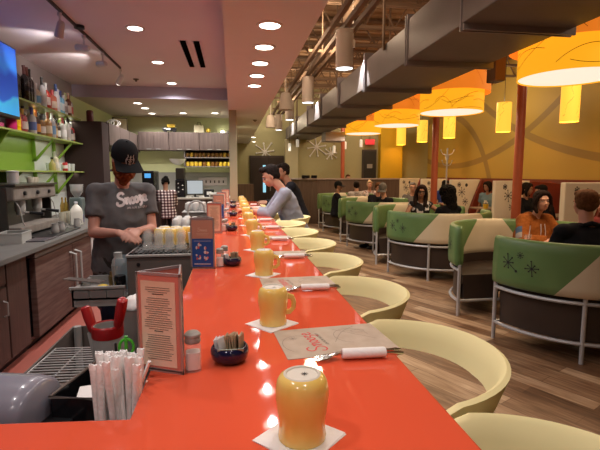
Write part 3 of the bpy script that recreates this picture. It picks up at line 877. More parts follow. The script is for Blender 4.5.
def shelf(z, y0, y1, lab, thick=.022, solids=()):
    t = empty('bottle_shelf', (XW+.013, (y0+y1)/2, z-thick), 0, lab, 'shelf', 'green shelves on the left wall')
    MB().box(0,.287,y0-(y0+y1)/2,y1-(y0+y1)/2,0,thick,b=.003).build('board', shelf_m, t)
    return t
SH = [(2.40,5.56,7.7,'top green wall shelf holding wine and liquor bottles'),(2.03,3.9,7.74,'middle green wall shelf crowded with spirit bottles'),(1.585,5.2,7.74,'lowest green wall shelf holding clear glasses')]
for i, (z, a, b2, lab) in enumerate(SH):
    t = shelf(z, a, b2, lab)
    if i == 0:
        for y in (5.2, 7.1): bracket(y, z-.022, False, t, .16)
    if i == 1: bracket(5.35, z-.022, True, t, .40); bracket(6.55, z-.022, False, t); bracket(7.25, z-.022, False, t)
    if i == 2: bracket(5.6, z-.022, True, t); bracket(6.55, z-.022, False, t); bracket(7.25, z-.022, False, t, .32)
    area('shelf_lamp', (XW+.16, (a+b2)/2+.6, z-.035), 2.0, 2.0 if i else 3.5, (1,1,.8), (0,0,PI/2), 'RECTANGLE', sy=.04)

# bottles
def bottle_profile(kind, s=1.0):
    P = {'wine':[(.036,0),(.038,.004),(.038,.19),(.032,.215),(.014,.24),(.0135,.30),(.0155,.302),(.0155,.32),(.0,.322)],
         'liquor':[(.040,0),(.042,.004),(.042,.16),(.036,.185),(.015,.205),(.014,.25),(.017,.252),(.017,.28),(.0,.282)],
         'square':[(.044,0),(.045,.004),(.045,.15),(.038,.165),(.016,.18),(.016,.21),(.019,.212),(.019,.24),(.0,.242)],
         'short':[(.046,0),(.048,.02),(.048,.10),(.03,.13),(.018,.145),(.018,.17),(.021,.172),(.021,.2),(.0,.202)],
         'can':[(.036,0),(.038,.01),(.038,.13),(.032,.145),(.0,.146)]}
    return [(r*s, z*s) for r, z in P[kind]]
BM = {}
def bottle(loc, kind, col, capcol, labcol, lab, group, s=1.0, cat='bottle', alpha=1):
    key = (kind, tuple(col), tuple(capcol), tuple(labcol) if labcol else None)
    t = empty('bottle', loc, rr.uniform(-.3,.3), lab, cat, group)
    P = bottle_profile(kind, s)
    cut = max(i for i in range(len(P)) if P[i][1] < P[-1][1]*.86)
    MB().lathe(P[:cut+1]+[(P[cut][0]*.9,P[cut][1]+.001)], 16).build('glass', mat('bottle_%.2f_%.2f_%.2f' % tuple(col), col, .1, coat=.3), t, True)
    MB().lathe(P[cut:], 12, cap1=False).build('cap', mat('cap_%.2f_%.2f_%.2f' % tuple(capcol), capcol, .35), t, True)
    if labcol:
        r = max(p[0] for p in P)+.001; hh = P[-1][1]
        MB().lathe([(r,hh*.14),(r+.0005,hh*.15),(r+.0005,hh*.44),(r,hh*.45)], 16, cap0=False, cap1=False).build('label', mat('lab_%.2f_%.2f_%.2f' % tuple(labcol), labcol, .6), t, True)
    return t
X1 = -2.47
zt = SH[0][0]+.0005; zm = SH[1][0]+.0005; zl = SH[2][0]+.0005
gtop = 'bottles on the top shelf'; gmid = 'bottles on the middle shelf'
dark = (.012,.010,.010)
caps = [(.15,.02,.02),(.12,.02,.02),(.25,.05,.04),(.10,.02,.02),(.15,.03,.02),(.03,.03,.03)]
y = 5.62
top = []
for k in range(6): top.append(('wine', dark, caps[k], None, 'dark wine bottle with a reddish cap on the top shelf', 1.08))
mixes = [((.55,.55,.58),(.7,.7,.7),(.35,.38,.42),'silver'),((.70,.62,.45),(.6,.6,.6),(.15,.35,.55),'pale tan with a blue label'),((.6,.62,.65),(.05,.05,.05),(.6,.6,.6),'clear with a black cap'),
         ((.45,.03,.02),(.6,.6,.6),(.65,.6,.55),'red with a white label'),((.50,.05,.03),(.05,.03,.03),(.35,.02,.02),'red'),((.5,.15,.10),(.5,.05,.05),(.6,.5,.4),'rust red'),
         ((.65,.65,.68),(.05,.1,.3),(.6,.6,.65),'clear with a dark blue cap'),((.15,.40,.62),(.5,.5,.6),(.5,.65,.7),'light blue'),((.20,.45,.65),(.03,.05,.2),(.55,.6,.65),'sky blue'),
         ((.62,.62,.6),(.6,.6,.6),(.25,.2,.2),'clear'),((.14,.04,.02),(.5,.3,.2),(.6,.5,.45),'brown with a cream label'),((.5,.48,.45),(.2,.1,.05),(.5,.1,.08),'pale grey')]
for j, (c, cc, lc_, nm) in enumerate(mixes): top.append((['liquor','square','wine','liquor'][j%4] if j != 1 else 'square', c, cc, lc_, f'{nm} liquor bottle on the top shelf', 1.0 if j != 10 else .9))
for k, (kd, c, cc, lc_, lab, s) in enumerate(top):
    bottle((X1+rr.uniform(-.0,.06), y, zt), kd, c, cc, lc_, lab, gtop, s*1.2)
    y += .098 if k < 6 else .115
midc = [((.62,.03,.18),(.5,.02,.15),None,'bright pink'),((.85,.55,.0),(.02,.02,.02),(.9,.6,.0),'big yellow'),((.35,.03,.03),(.03,.03,.03),(.5,.1,.1),'deep red'),((.30,.05,.05),(.5,.3,.05),(.55,.5,.45),'dark red with a cream label'),
        ((.10,.06,.03),(.03,.03,.03),(.55,.5,.42),'brown with a cream label'),((.5,.48,.45),(.1,.1,.3),(.10,.15,.35),'clear with a blue label'),((.55,.45,.30),(.5,.5,.5),(.6,.55,.45),'honey coloured'),((.08,.05,.04),(.6,.2,.05),(.6,.25,.05),'dark with an orange label'),
        ((.25,.13,.05),(.05,.05,.05),(.6,.55,.5),'amber'),((.40,.20,.07),(.3,.1,.05),(.6,.5,.35),'light amber'),((.05,.04,.04),(.5,.5,.5),(.35,.3,.28),'black'),((.45,.44,.45),(.6,.6,.6),(.15,.3,.5),'clear with a light blue label'),
        ((.30,.16,.06),(.1,.05,.02),(.55,.4,.2),'whiskey brown'),((.06,.04,.03),(.02,.02,.02),(.6,.6,.58),'black with a white label'),((.5,.5,.48),(.3,.05,.05),(.6,.6,.6),'clear with a red cap'),((.20,.08,.04),(.5,.4,.3),(.5,.42,.3),'chestnut'),
        ((.42,.40,.38),(.03,.03,.03),(.3,.28,.28),'smoky grey'),((.45,.25,.10),(.6,.6,.55),(.6,.55,.5),'orange amber'),((.10,.10,.10),(.4,.4,.4),(.5,.45,.4),'charcoal'),((.30,.03,.03),(.4,.4,.4),(.4,.35,.3),'ruby')]
y = 5.52
for k, (c, cc, lc_, nm) in enumerate(midc):
    kd = ['liquor','wine','liquor','square','liquor'][k % 5] if k > 1 else ['short','liquor'][k]
    bottle((X1+rr.uniform(-.02,.06), y, zm), kd, c, cc, lc_, f'{nm} spirit bottle in the front row of the middle shelf', gmid, [1.15,1.2][k == 1])
    y += .112
y = 5.9
for k in range(12):
    c, cc, lc_, nm = midc[(k*5+3) % 20]
    bottle((X1-.10, y, zm), 'wine', c, cc, lc_, f'{nm} bottle in the back row of the middle shelf', gmid, 1.05); y += .15
o = MB().box(-.09,.09,-.22,.22,0,.06,b=.004).build('gift_box', mat('box_magenta',(.55,.08,.22),.5)); tag(o, 'flat pink and white box on the middle shelf under the television', 'box'); o.location = (-2.50, 5.12, zm)
# lower shelf: glasses and a can
for k in range(9):
    o = MB().lathe([(.024,0),(.032,.11),(.030,.11),(.022,.008),(.001,.008)],14,cap1=False).build('drinking_glass', mat('shelf_glass',(.75,.78,.78),.05,alpha=.45,spec=1), smooth=True)
    tag(o, 'clear drinking glass in the row on the lowest shelf', 'glass', 'glasses on the lowest shelf'); o.location = (X1+(.05 if k%2 else -.04), 6.72+.1*k, zl)
bottle((X1+.05, 6.62, zl), 'short', (.40,.36,.12), (.03,.03,.02), None, 'squat amber bottle with a black top on the lowest shelf', 'lowest shelf', .9)
for k in range(3): bottle((X1+.06-.04*k, 6.78+.09*k-.06, zl), 'liquor', (.60,.56,.42), (.5,.48,.4), (.62,.6,.5), f'pale cream bottle on the lowest shelf, {ORD[k]}', 'lowest shelf', .95)
t = empty('drink_can', (X1+.09, 6.98, zl+.11), 0, 'red and white can lying on top of the glasses', 'can')
MB().lathe([(.03,0),(.034,.01),(.034,.11),(.028,.12),(.0,.12)],16,cap1=False).build('can_body', mat('can_red',(.45,.03,.03),.3), t, True)
MB().lathe([(.0345,.035),(.0345,.08)],16,cap0=False,cap1=False).build('white_band', white_paint, t, True)
t['label'] = 'red can with a white band standing among glasses on the lowest shelf'; t.location.z = zl

# television
t = empty('television', (-2.42, 4.5, 2.14), 0, 'wall television with a bright blue picture', 'television')
m = mat('tv_picture', (.02,.10,.6), .3, emit=1.0); nt = m.node_tree; b = nt.nodes['Principled BSDF']
gx = nt.nodes.new('ShaderNodeSeparateXYZ'); tc = nt.nodes.new('ShaderNodeTexCoord'); nt.links.new(tc.outputs['Object'], gx.inputs[0])
n = nt.nodes.new('ShaderNodeTexNoise'); n.inputs['Scale'].default_value = 2.2; nt.links.new(tc.outputs['Object'], n.inputs['Vector'])
ad = nt.nodes.new('ShaderNodeMath'); ad.operation = 'MULTIPLY_ADD'; ad.inputs[1].default_value = .35; nt.links.new(n.outputs['Fac'], ad.inputs[0]); nt.links.new(gx.outputs['Z'], ad.inputs[2])
colr = ramp(nt, ad.outputs[0], [(.16,(.03,.30,.72)),(.34,(.04,.42,.78)),(.38,(.01,.10,.55)),(.62,(.01,.07,.50)),(.70,(.03,.20,.70)),(.95,(.005,.05,.42))])
nt.links.new(colr, b.inputs['Emission Color']); b.inputs['Emission Strength'].default_value = .5
nt.links.new(colr, b.inputs['Base Color'])
MB().box(0,.10,-1.05,1.02,0,.76,b=.008).build('housing', black, t)
MB().box(.1005,.103,-1.03,1.0,.03,.745).build('screen', m, t)
MB().box(-.21,.0,-.2,.2,.25,.5).build('wall_bracket', black, t)
pt = text_mesh('11:20', .06, Matrix.Translation((.1045,.62,.62)) @ Matrix(((0,0,1,0),(1,0,0,0),(0,1,0,0),(0,0,0,1)))) if False else None

# track lighting
t = empty('track_light_rail', (-1.53, 5.4, ZC-.03), 0, 'black lighting track on the bar ceiling with four white heads', 'track light')
MB().box(-.009,.009,-2.2,1.45,.0,.028).build('rail', mat('track_black',(.04,.03,.03),.5), t)
MB().lathe([(.05,.0),(.05,.028)],16,(0.02,-.35,0)).build('power_feed', black, t)
hm = mat('head_white', (.62,.60,.60), .4)
for (ax_, ay_, tgt) in ((50,10,(-2.3,5.6,1.2)),(76,33,(-2.6,5.6,2.95)),(98,51,(-2.6,6.9,2.95)),(120,68,(-2.2,7.2,1.8))):
    yy_ = min(U(ax_,ay_,'z',ZC-.02).y, 6.83)-5.4; o0 = V((0,yy_,-.01)); d = (V(tgt)-V((-1.53,yy_+5.4,ZC-.2))).normalized()
    piv = o0+V((0,0,-.13)); mb = MB()
    mb.tube([o0, piv], .009, 8); mb.lathe([(.02,-.0),(.02,.03)],10,tuple(o0-V((0,0,.03))))
    hd = mb.build('head_stem', hm, t, True)
    a = piv-d*.06; c = piv+d*.08
    MB().tube([a, a+d*.02, c, c+d*.005],[.022,.032,.040,.040],14).build('lamp_head', hm, hd, True)
    MB().tube([c+d*.0055, c+d*.0075], .034, 14).build('lamp_lens', mat('head_lens',(1,.9,.8),.4,emit=14,ecol=(1,.92,.85)), hd, True)
    w = V(t.location)+c+d*.03
    spot('track_lamp', w, 26, tgt, 60, .6, (1,.9,.82), .03)

# --------------------------------------------------------------- kitchen end
t = empty('tall_cabinet', (-2.35, 7.95, 0), 0, 'tall dark cabinet end panel where the shelf wall stops', 'cabinet')
MB().box(-.295,.29,-.2,.2,1.0,2.38).build('body', dpanel, t); MB().box(-.295,.29,-.2,.2,.0,.99).build('lower_body', darkwood, t)
MB().box(-.295,.292,-.202,-.2,1.0,2.38).build('end_panel', dpanel, t)
t = empty('upper_cabinet', (-2.35, 9.3, 2.03), 0, 'taupe laminate upper cabinets running along the left kitchen wall', 'cabinet', 'taupe wall cabinets')
MB().box(-.28,.28,-1.14,1.57,0,.38).build('body', mauvewood, t)
for k in range(3):
    d = MB().box(.281,.30,-1.13+k*.78,-.37+k*.78,.005,.375,b=.003).build('door', mauvewood, t)
    MB().box(.30,.315,-.80+k*.78,-.68+k*.78,.02,.03).build('handle', steel, d)
for k in range(3):
    x0 = -2.04+k*.662
    t = empty('upper_cabinet', (x0+.33, 10.68, 2.07), 0, f'taupe laminate wall cabinet on the back kitchen wall, {["left","middle","right"][k]} unit', 'cabinet', 'taupe wall cabinets')
    MB().box(-.328,.328,-.18,.205,0,.40).build('body', mauvewood, t)
    for s in (-1,1):
        d = MB().box(.003 if s>0 else -.326,.326 if s>0 else -.003,-.198,-.181,.003,.397,b=.002).build('door', mauvewood, t)
        MB().box(s*.10-.05,s*.10+.05,-.21,-.198,.015,.025).build('handle', steel, d)
# mug shelves
msh = mat('shelf_grey', (.20,.17,.16), .5)
t = empty('mug_shelf', (-.53, 10.68, 1.70), 0, 'two tier grey wall shelf filled with yellow and brown mugs', 'shelf')
q = U(184,163,'y',10.5); x0 = q.x
MB().box(x0+.53,.47,-.15,.205,0,.02).build('board', msh, t); MB().box(x0+.53,.47,-.15,.205,.20,.22).build('board', msh, t)
MB().box(x0+.53,x0+.55,-.15,.205,.02,.37).build('side_panel', msh, t); MB().box(x0+.55,.47,.19,.205,.02,.37).build('back_panel', dpanel, t)
my = mat('shelf_mug_yellow', (.75,.52,.05), .3); mbn = mat('shelf_mug_brown', (.22,.10,.02), .3)
mm0 = {}
for row in range(2):
    for k in range(11):
        x = x0+.07+k*.093
        c = my if (row == 0 and k not in (4,6,7)) else mbn
        if row == 1 and k in (1,9): c = mat('shelf_mug_gold',(.50,.28,.03),.3)
        key = (c.name,)
        if key not in mm0:
            mb = MB(); mb.lathe([(.034,0),(.042,.03),(.042,.08),(.036,.10),(.032,.10),(.036,.08),(.03,.01),(.001,.01)],14,cap1=False); mb.tube([(-.038,0,.03),(-.058,0,.04),(-.056,0,.07),(-.038,0,.08)],.006,6)
            o = mb.build('coffee_mug', c, smooth=True); mm0[key] = o
        else: o = mm0[key].copy(); COL.objects.link(o)
        tag(o, f'{"yellow" if c is my else "brown" if c is mbn else "golden"} mug on the {"lower" if row==0 else "upper"} tier of the kitchen wall shelf', 'mug', 'mugs on the kitchen shelf')
        o.location = (x, 10.62, 1.70+.0205+row*.20); o.rotation_euler = (0,0,-.5+.3*(k%3))
# back counter of the kitchen
t = empty('kitchen_counter', (-1.3, 10.3, 0), 0, 'pale topped kitchen counter along the back wall', 'counter')
MB().box(-1.3,1.25,-.42,.585,1.0,1.04,b=.005).build('worktop', mat('pale_worktop',(.50,.47,.42),.35), t)
MB().box(-1.3,1.22,-.38,.58,.0,.999).build('cabinet_body', darkwood, t)
for k in range(4):
    d = MB().box(-1.28+k*.62,-.68+k*.62,-.40,-.381,.1,.97,b=.003).build('door', darkwood, t)
    MB().box(-.78+k*.62,-.76+k*.62,-.415,-.40,.6,.75).build('handle', steel, d)
# coffee brewer tower, bowl, monitor etc.
def onk(px0, px1, py, y, z0=1.04):
    a = U(px0, py, 'y', y); b3 = U(px1, py, 'y', y); return a.x, b3.x, a.z
x0, x1, z1 = onk(175.5, 185.5, 168, 10.1)
t = empty('coffee_brewer', ((x0+x1)/2, 10.1, 1.04), 0, 'black coffee brewer with buttons below the white bowl', 'coffee maker')
w = (x1-x0)/2
MB().box(-w,w,-.15,.15,0,.38,b=.015).build('body', blackg, t); MB().box(-w*.9,w*.9,-.13,.13,.38,z1-1.04,b=.02).build('hopper', mat('hopper_smoke',(.03,.025,.02),.1), t)
for k in range(3): MB().ell((-.04+.0*k,-.152,.30-.09*k),(.016,.004,.016)).build('button', steel, t)
for k in range(2): MB().ell((.05,-.152,.26-.09*k),(.016,.004,.010)).build('button', white_paint, t)
t = empty('wall_sconce', ((x0+x1)/2-.08, 10.32, 1.74), 0, 'white half bowl light on the kitchen wall above the coffee brewer', 'wall light')
MB().lathe([(.05,0),(.10,.03),(.15,.075),(.185,.13),(.18,.13),(.14,.075),(.09,.036),(.001,.01)],24,cap1=False).build('bowl_shade', white_paint, t, True)
MB().box(-.03,.03,.05,.565,.03,.07).build('wall_arm', white_paint, t)
x0, x1, z1 = onk(186.5, 203, 180, 10.05)
t = empty('computer_monitor', ((x0+x1)/2, 10.05, 1.04), .1, 'flat screen monitor with a pale grey screen on the kitchen counter', 'monitor')
w = (x1-x0)/2
MB().box(-w,w,-.012,.012,.06,z1-1.04,b=.005).build('housing', black, t)
MB().box(-w+.012,w-.012,-.0145,-.0125,.075,z1-1.055).build('screen', mat('monitor_screen',(.35,.40,.44),.3,emit=.35,ecol=(.5,.6,.7)), t)
MB().box(-.08,.08,-.06,.06,0,.012).build('foot', black, t); MB().box(-.02,.02,-.01,.02,.012,.07).build('stand_neck', black, t)
x0, x1, z1 = onk(204, 214, 182, 10.1)
t = empty('receipt_printer', ((x0+x1)/2, 10.15, 1.04), 0, 'black receipt printer right of the monitor', 'printer')
MB().box(-.11,.11,-.12,.12,0,.17,b=.02).build('body', black, t); MB().box(-.05,.05,-.13,-.121,.05,.12).build('paper_slip', white_paint, t)
t = empty('outlet_panel', (-.45, YK-.02, 1.33), 0, 'pale wall panel of outlets behind the kitchen printer', 'outlet')
MB().box(-.33,.33,-.012,.004,-.06,.13,b=.004).build('cover_plate', mat('plate_pink',(.40,.34,.34),.5), t)
for k in range(6): MB().box(-.27+k*.1,-.245+k*.1,-.014,-.012,0,.06).build('socket', dpanel, t)
# white low machine at the counter's end
t = empty('toaster', (-.62, 10.0, 1.04), 0, 'pale low machine with a rounded top beside the monitor', 'appliance')
MB().box(.12,.48,-.1,.14,0,.10,b=.03).build('body', mat('pale_appliance',(.5,.48,.45),.35), t); MB().box(.15,.45,-.108,-.1,.02,.05).build('slot_panel', dsteel, t)
# things on top of the cabinets
o = MB().lathe([(.05,0),(.055,.02),(.055,.18),(.04,.2),(.0,.2)],18,cap1=False).build('jar', mat('jar_darkred',(.12,.02,.02),.3), smooth=True); tag(o,'dark red jar on top of the tall cabinet','jar'); q = U(90,118,'y',8.0); o.location = (q.x, 8.0, 2.381)
def loop_sculpture(loc, mt, lab):
    mb = MB()
    for a, s in ((0,1),(.9,.8),(-.7,.75)):
        mb.tube([V((.10*s*math.cos(u)+a*.06, .03*math.sin(u+a), .075+.07*s*math.sin(u))) for u in [2*PI*k/16 for k in range(17)]], .012, 8)
    o = mb.build('wire_basket', mt, smooth=True); tag(o, lab, 'ornament'); o.location = loc; return o
q = U(103,124,'y',9.0); loop_sculpture((-2.22, 9.1, 2.41+.008), mat('ornament_grey',(.55,.52,.48),.4), 'pale looped ornament on the left upper cabinets')
t = empty('picture_board', (-2.3, 10.05, 2.412), R(25), 'small dark framed board leaning on the left upper cabinets', 'picture'); 
MB().box(-.15,.15,-.012,.012,0,.30).build('frame', dpanel, t); MB().box(-.13,.13,-.015,-.012,.02,.28).build('picture_sheet', mat('sheet_tan',(.5,.42,.28),.6), t)
t = empty('toy_truck', (-1.36, 10.6, 2.471), 0, 'black and yellow toy on top of the back cabinets', 'toy')
MB().box(-.16,.14,-.06,.06,.03,.10,b=.01).build('body', black, t); MB().box(-.06,.12,-.062,.062,.10,.18,b=.02).build('cab', mat('toy_yellow',(.6,.4,.05),.4), t)
MB().box(-.12,.02,-.064,-.06,.05,.09).build('side_decal', white_paint, t)
for x in (-.1,.09):
    for y in (-.06,.06): MB().lathe([(.035,-.01),(.035,.01)],14,M=Matrix.Translation((x,y,.035)) @ Matrix.Rotation(PI/2,4,'X')).build('wheel', black, t, True)
t = empty('gift_bag', (-.72, 10.6, 2.471), 0, 'pale paper bag with a handle on top of the back cabinets', 'bag')
MB().box(-.11,.11,-.05,.05,0,.17,b=.008).build('bag_body', mat('bag_cream',(.5,.45,.30),.6), t)
MB().tube([(-.04,0,.17),(-.03,0,.23),(.03,0,.23),(.04,0,.17)],.006,6).build('handle', dpanel, t, True)
o = MB().ell((0,0,.05),(.05,.04,.05)).build('lemon_ornament', my, smooth=True); tag(o,'small yellow ball beside the paper bag on the cabinets','ornament'); o.location = (-.52,10.6,2.471)
# white emergency lamp on the column side
t = empty('emergency_light', (-.12, 10.86, 2.45), 0, 'small white emergency light high on the kitchen wall', 'light')
MB().box(-.10,.06,-.06,.038,-.05,.05,b=.01).build('housing', white_paint, t)
for x in (-.08,.04): MB().ell((x,-.05,.06),(.04,.04,.04)).build('lamp_head', lit_white if x<0 else white_paint, t, True)
# kitchen equipment behind the bartender's shoulder
t = empty('drink_dispenser', (-1.62, 8.9, 0), 0, 'dark drink dispenser with a blue display behind the bartender', 'drink machine')
MB().box(-.28,.28,-.3,.35,0,1.02,b=.01).build('cabinet_body', dpanel, t); MB().box(-.02,.20,-.25,.3,1.02,1.60,b=.02).build('tower', blackg, t)
MB().box(.03,.14,-.256,-.25,1.47,1.55).build('display', mat('display_blue',(.05,.25,.6),.3,emit=.8,ecol=(.1,.4,.8)), t)
for x in (.03,.09,.15): MB().tube([(x,-.25,1.35),(x,-.30,1.33),(x,-.30,1.25)],.012,8).build('tap', steel, t, True)
for k in range(4): cup((-2.36+.0*k, 8.35+.14*k, 1.63), .05, .14, mat('jar_tan',(.5,.35,.2),.4), f'tan container on the shelf behind the bartender, {ORD[k]}', 'container', 'containers behind the bartender', 'container')
t = empty('equipment_shelf', (-2.35, 8.7, 0), 0, 'dark open shelving with stacked dishes behind the bartender', 'shelving')
for z in (.98,1.3,1.61): MB().box(-.28,.2,-.5,1.15,z-.015,z+.015).build('shelf_board', dpanel, t)
for y in (-.5,.3,1.13): MB().box(-.28,-.26,y-.015,y+.015,0,2.0).build('upright', dpanel, t)
plate_m = mat('plate_white',(.55,.53,.52),.3)
for j in range(2):
    for k in range(5):
        o = MB().lathe([(.05,0),(.11,.012),(.112,.014),(.05,.005),(.001,.005)],20,cap1=False).build('plate', plate_m, smooth=True)
        tag(o, f'white plate in the {["nearer","further"][j]} stack on the dark shelving behind the bartender', 'plate', 'stacked plates'); o.location = (-2.33, 9.2+.28*j, 1.3155+.013*k)
# ============================================================== bartender side of the orange counter
t = empty('underbar_bench', (-.46, 1.55, 0), 0, 'dark stainless underbar bench behind the orange counter', 'work bench')
MB().box(-.34,.235,-.62,-.13,.86,.90,b=.004).box(.03,.15,-.25,-.13,.90,.93).build('work_shelf', dsteel, t)
MB().box(.10,.235,-.15,1.2,.70,.84,b=.004).build('rear_ledge', dsteel, t)
sk = MB(); 
for s in (-1,1): sk.box(s*.0-.13+s*.20-.004, -.13+s*.20+.004, -.14,.75,.58,.79)
sk.box(-.33,.07,-.14,.75,.57,.58); sk.box(-.33,.07,.745,.755,.58,.79); sk.box(-.33,.07,-.145,-.135,.58,.79)
sk.build('sink_bowl', dsteel, t)
for x in (-.3,.2):
    for y in (-.55,.72): MB().tube([(x,y,0),(x,y,.8)],.018,8).build('leg', steel, t, True)
# wire rack
t = empty('wire_rack', (-.60, 1.68, .80), R(-3), 'chrome wire drying rack lying behind the counter', 'rack')
rk = MB(); cw = mat('chrome_wire', (.60,.58,.57), .3, metal=.35)
for k in range(23): rk.tube([(-.165,-.26+k*.0245,.006),(.165,-.26+k*.0245,.006)],.0022,6)
rk.build('cross_wire', cw, t, True)
rk = MB()
rk.tube([(-.17,-.27,0),(.17,-.27,0),(.17,.29,0),(-.17,.29,0)],.004,8,closed=True)
for x in (-.06,.06): rk.tube([(x,-.27,0),(x,.29,0)],.003,6)
rk.build('rack_frame', cw, t, True)
# underbar ice bin / drinks station
t = empty('underbar_station', (-.44, 3.1, 0), 0, 'dark stainless drinks station with black draining mat and open side tray', 'bar station')
MB().box(-.21,.22,-.25,.24,.0,1.03,b=.006).build('cabinet', dsteel, t)
MB().box(-.215,.225,-.26,.25,1.03,1.045,b=.003).build('top_rim', steel, t)
mt_ = MB(); mt_.box(-.20,.21,-.24,.23,1.045,1.05)
for k in range(14): mt_.box(-.195+k*.03,-.18+k*.03,-.235,.225,1.05,1.056)
mt_.build('bar_mat', black, t)
MB().lathe([(.012,0),(.012,.003)],14,M=Matrix.Translation((-.14,-.252,.985)) @ Matrix.Rotation(PI/2,4,'X')).build('screw_hole', black, t)
tr = MB(); 
tr.box(-.52,-.212,-.30,-.29,.745,.86); tr.box(-.52,-.51,-.30,.06,.745,.84); tr.box(-.52,-.212,-.30,.06,.785,.80); tr.box(-.52,-.212,.05,.06,.745,.86)
tr.box(-.53,-.212,-.312,-.29,.855,.868); tr.box(-.53,-.508,-.3,.07,.835,.848)
tr.build('side_tray', steel, t)
sl = MB()
for k in range(3): sl.box(-.50+k*.098,-.42+k*.098,-.3125,-.30,.80,.845)
sl.build('tray_slot', mat('slot_grey',(.30,.29,.28),.4,metal=.5), t)
# what is in the tray
o = MB().ell((0,0,.032),(.045,.034,.032)).ell((.045,0,.032),(.012,.010,.010),None,10,6).build('lemon', mat('lemon_skin',(.75,.52,.06),.45,bump=.2), smooth=True); tag(o,'yellow lemon lying in the open steel tray','lemon'); o.location = (-.80,2.87,.8005)
t = empty('cocktail_shaker', (-.74, 3.02, .8005), 0, 'steel cocktail shaker standing in the open tray', 'shaker')
MB().lathe([(.032,0),(.038,.01),(.043,.15),(.043,.155)],20).build('cup', steel, t, True); MB().lathe([(.042,.156),(.034,.19),(.026,.20),(.026,.235),(.0,.24)],20,cap1=False).build('strainer_cap', steel, t, True)
o = MB().lathe([(.02,0),(.022,.07),(.016,.075),(.012,.10),(.0,.102)],14,cap1=False).build('jigger', mat('brass',(.30,.2,.08),.3,metal=.8), smooth=True); tag(o,'small brass topped bottle beside the lemon','bottle'); o.location = (-.80,3.08,.8005)
t = empty('plastic_container', (-.665, 3.06, .8005), 0, 'clear pale blue plastic container in the open tray', 'container')
cb = MB(); cb.box(-.085,.0,-.08,.08,0,.006); 
for s in (0,1): cb.box(-.085+s*.083,-.083+s*.083,-.08,.08,0,.20)
for s in (-1,1): cb.box(-.085,.0,s*.08-.002,s*.08+.002,0,.20)
cb.xf(Matrix.Scale(1,4)); cb.build('box_wall', mat('clear_blue',(.45,.55,.60),.1,alpha=.45), t); 
o = MB().lathe([(.035,0),(.035,.11),(.03,.115),(.0,.115)],18,cap1=False).build('black_tin', blackg, smooth=True); tag(o,'short black tin right of the cocktail shaker','tin'); o.location = (-.70,2.88,.8005)
o = MB().prism([(-.02,-.15,0),(.05,-.15,0),(.03,.12,.008),(-.03,.12,.008)],(0,0,.005)).build('bar_knife_guard', dsteel); tag(o,'flat dark metal lid jutting from the left end of the tray','lid'); 
o.location = (-.955,2.97,.865); o.rotation_euler = (0,R(0),R(65))
# glasses and mugs on the station
gl2 = mat('bar_glass', (.85,.87,.85), .03, alpha=.14, spec=1.0)
def bulge_glass(lab):
    t = empty('stemless_glass', (0,0,0), 0, lab, 'glass', 'upturned glasses on the drinks station')
    P = [(.034,0),(.036,.01),(.035,.03),(.027,.048),(.025,.055),(.030,.066),(.033,.082),(.031,.10),(.022,.112),(.018,.122),(.010,.126),(.001,.126)]
    MB().lathe(P, 20, cap1=False).build('glass_bowl', gl2, t, True)
    MB().lathe([(.0362,.008),(.037,.011),(.0362,.014)],20,cap0=False,cap1=False).build('rim', mat('rim_white',(.6,.6,.58),.2), t, True)
    MB().lathe([(.022,.012),(.026,.035),(.018,.05),(.02,.06),(.024,.08),(.018,.1),(.0,.1)],14,cap1=False).build('stacked_glass', mat('inner_glass',(.70,.68,.62),.05,alpha=.22,spec=1), t, True)
    return t
g0 = None
for k, px in enumerate((147,158,169,181)):
    q = U(px, 251, 'y', 2.93)
    lab = f'upturned clear glass in the front row on the drinks station, {["first","second","third","fourth"][k]} from the left'
    o = bulge_glass(lab) if k == 0 else copy_tree(g0)
    if k == 0: g0 = o
    put(o, (q.x, 2.95, 1.0565), 0, lab)
    o = copy_tree(g0); put(o, (q.x-.01, 3.05, 1.0565), 0, f'upturned clear glass in the second row on the drinks station, {["first","second","third","fourth"][k]} from the left')
for k, (px, yv) in enumerate(((161,3.16),(171,3.14),(179,3.16),(165,3.27),(176,3.27),(187,3.26))):
    q = U(px, 240, 'y', yv)
    o = copy_tree(mug0); lab = f'upturned yellow mug behind the glasses on the drinks station, {["first","second","third","fourth","fifth","sixth"][k]}'
    put(o, (q.x, yv, 1.0565), .5*k, lab, 'mugs on the drinks station')
cup((-.262, 3.02, 1.0565), .032, .10, white_paint, 'white cup at the right end of the drinks station', 'cup')

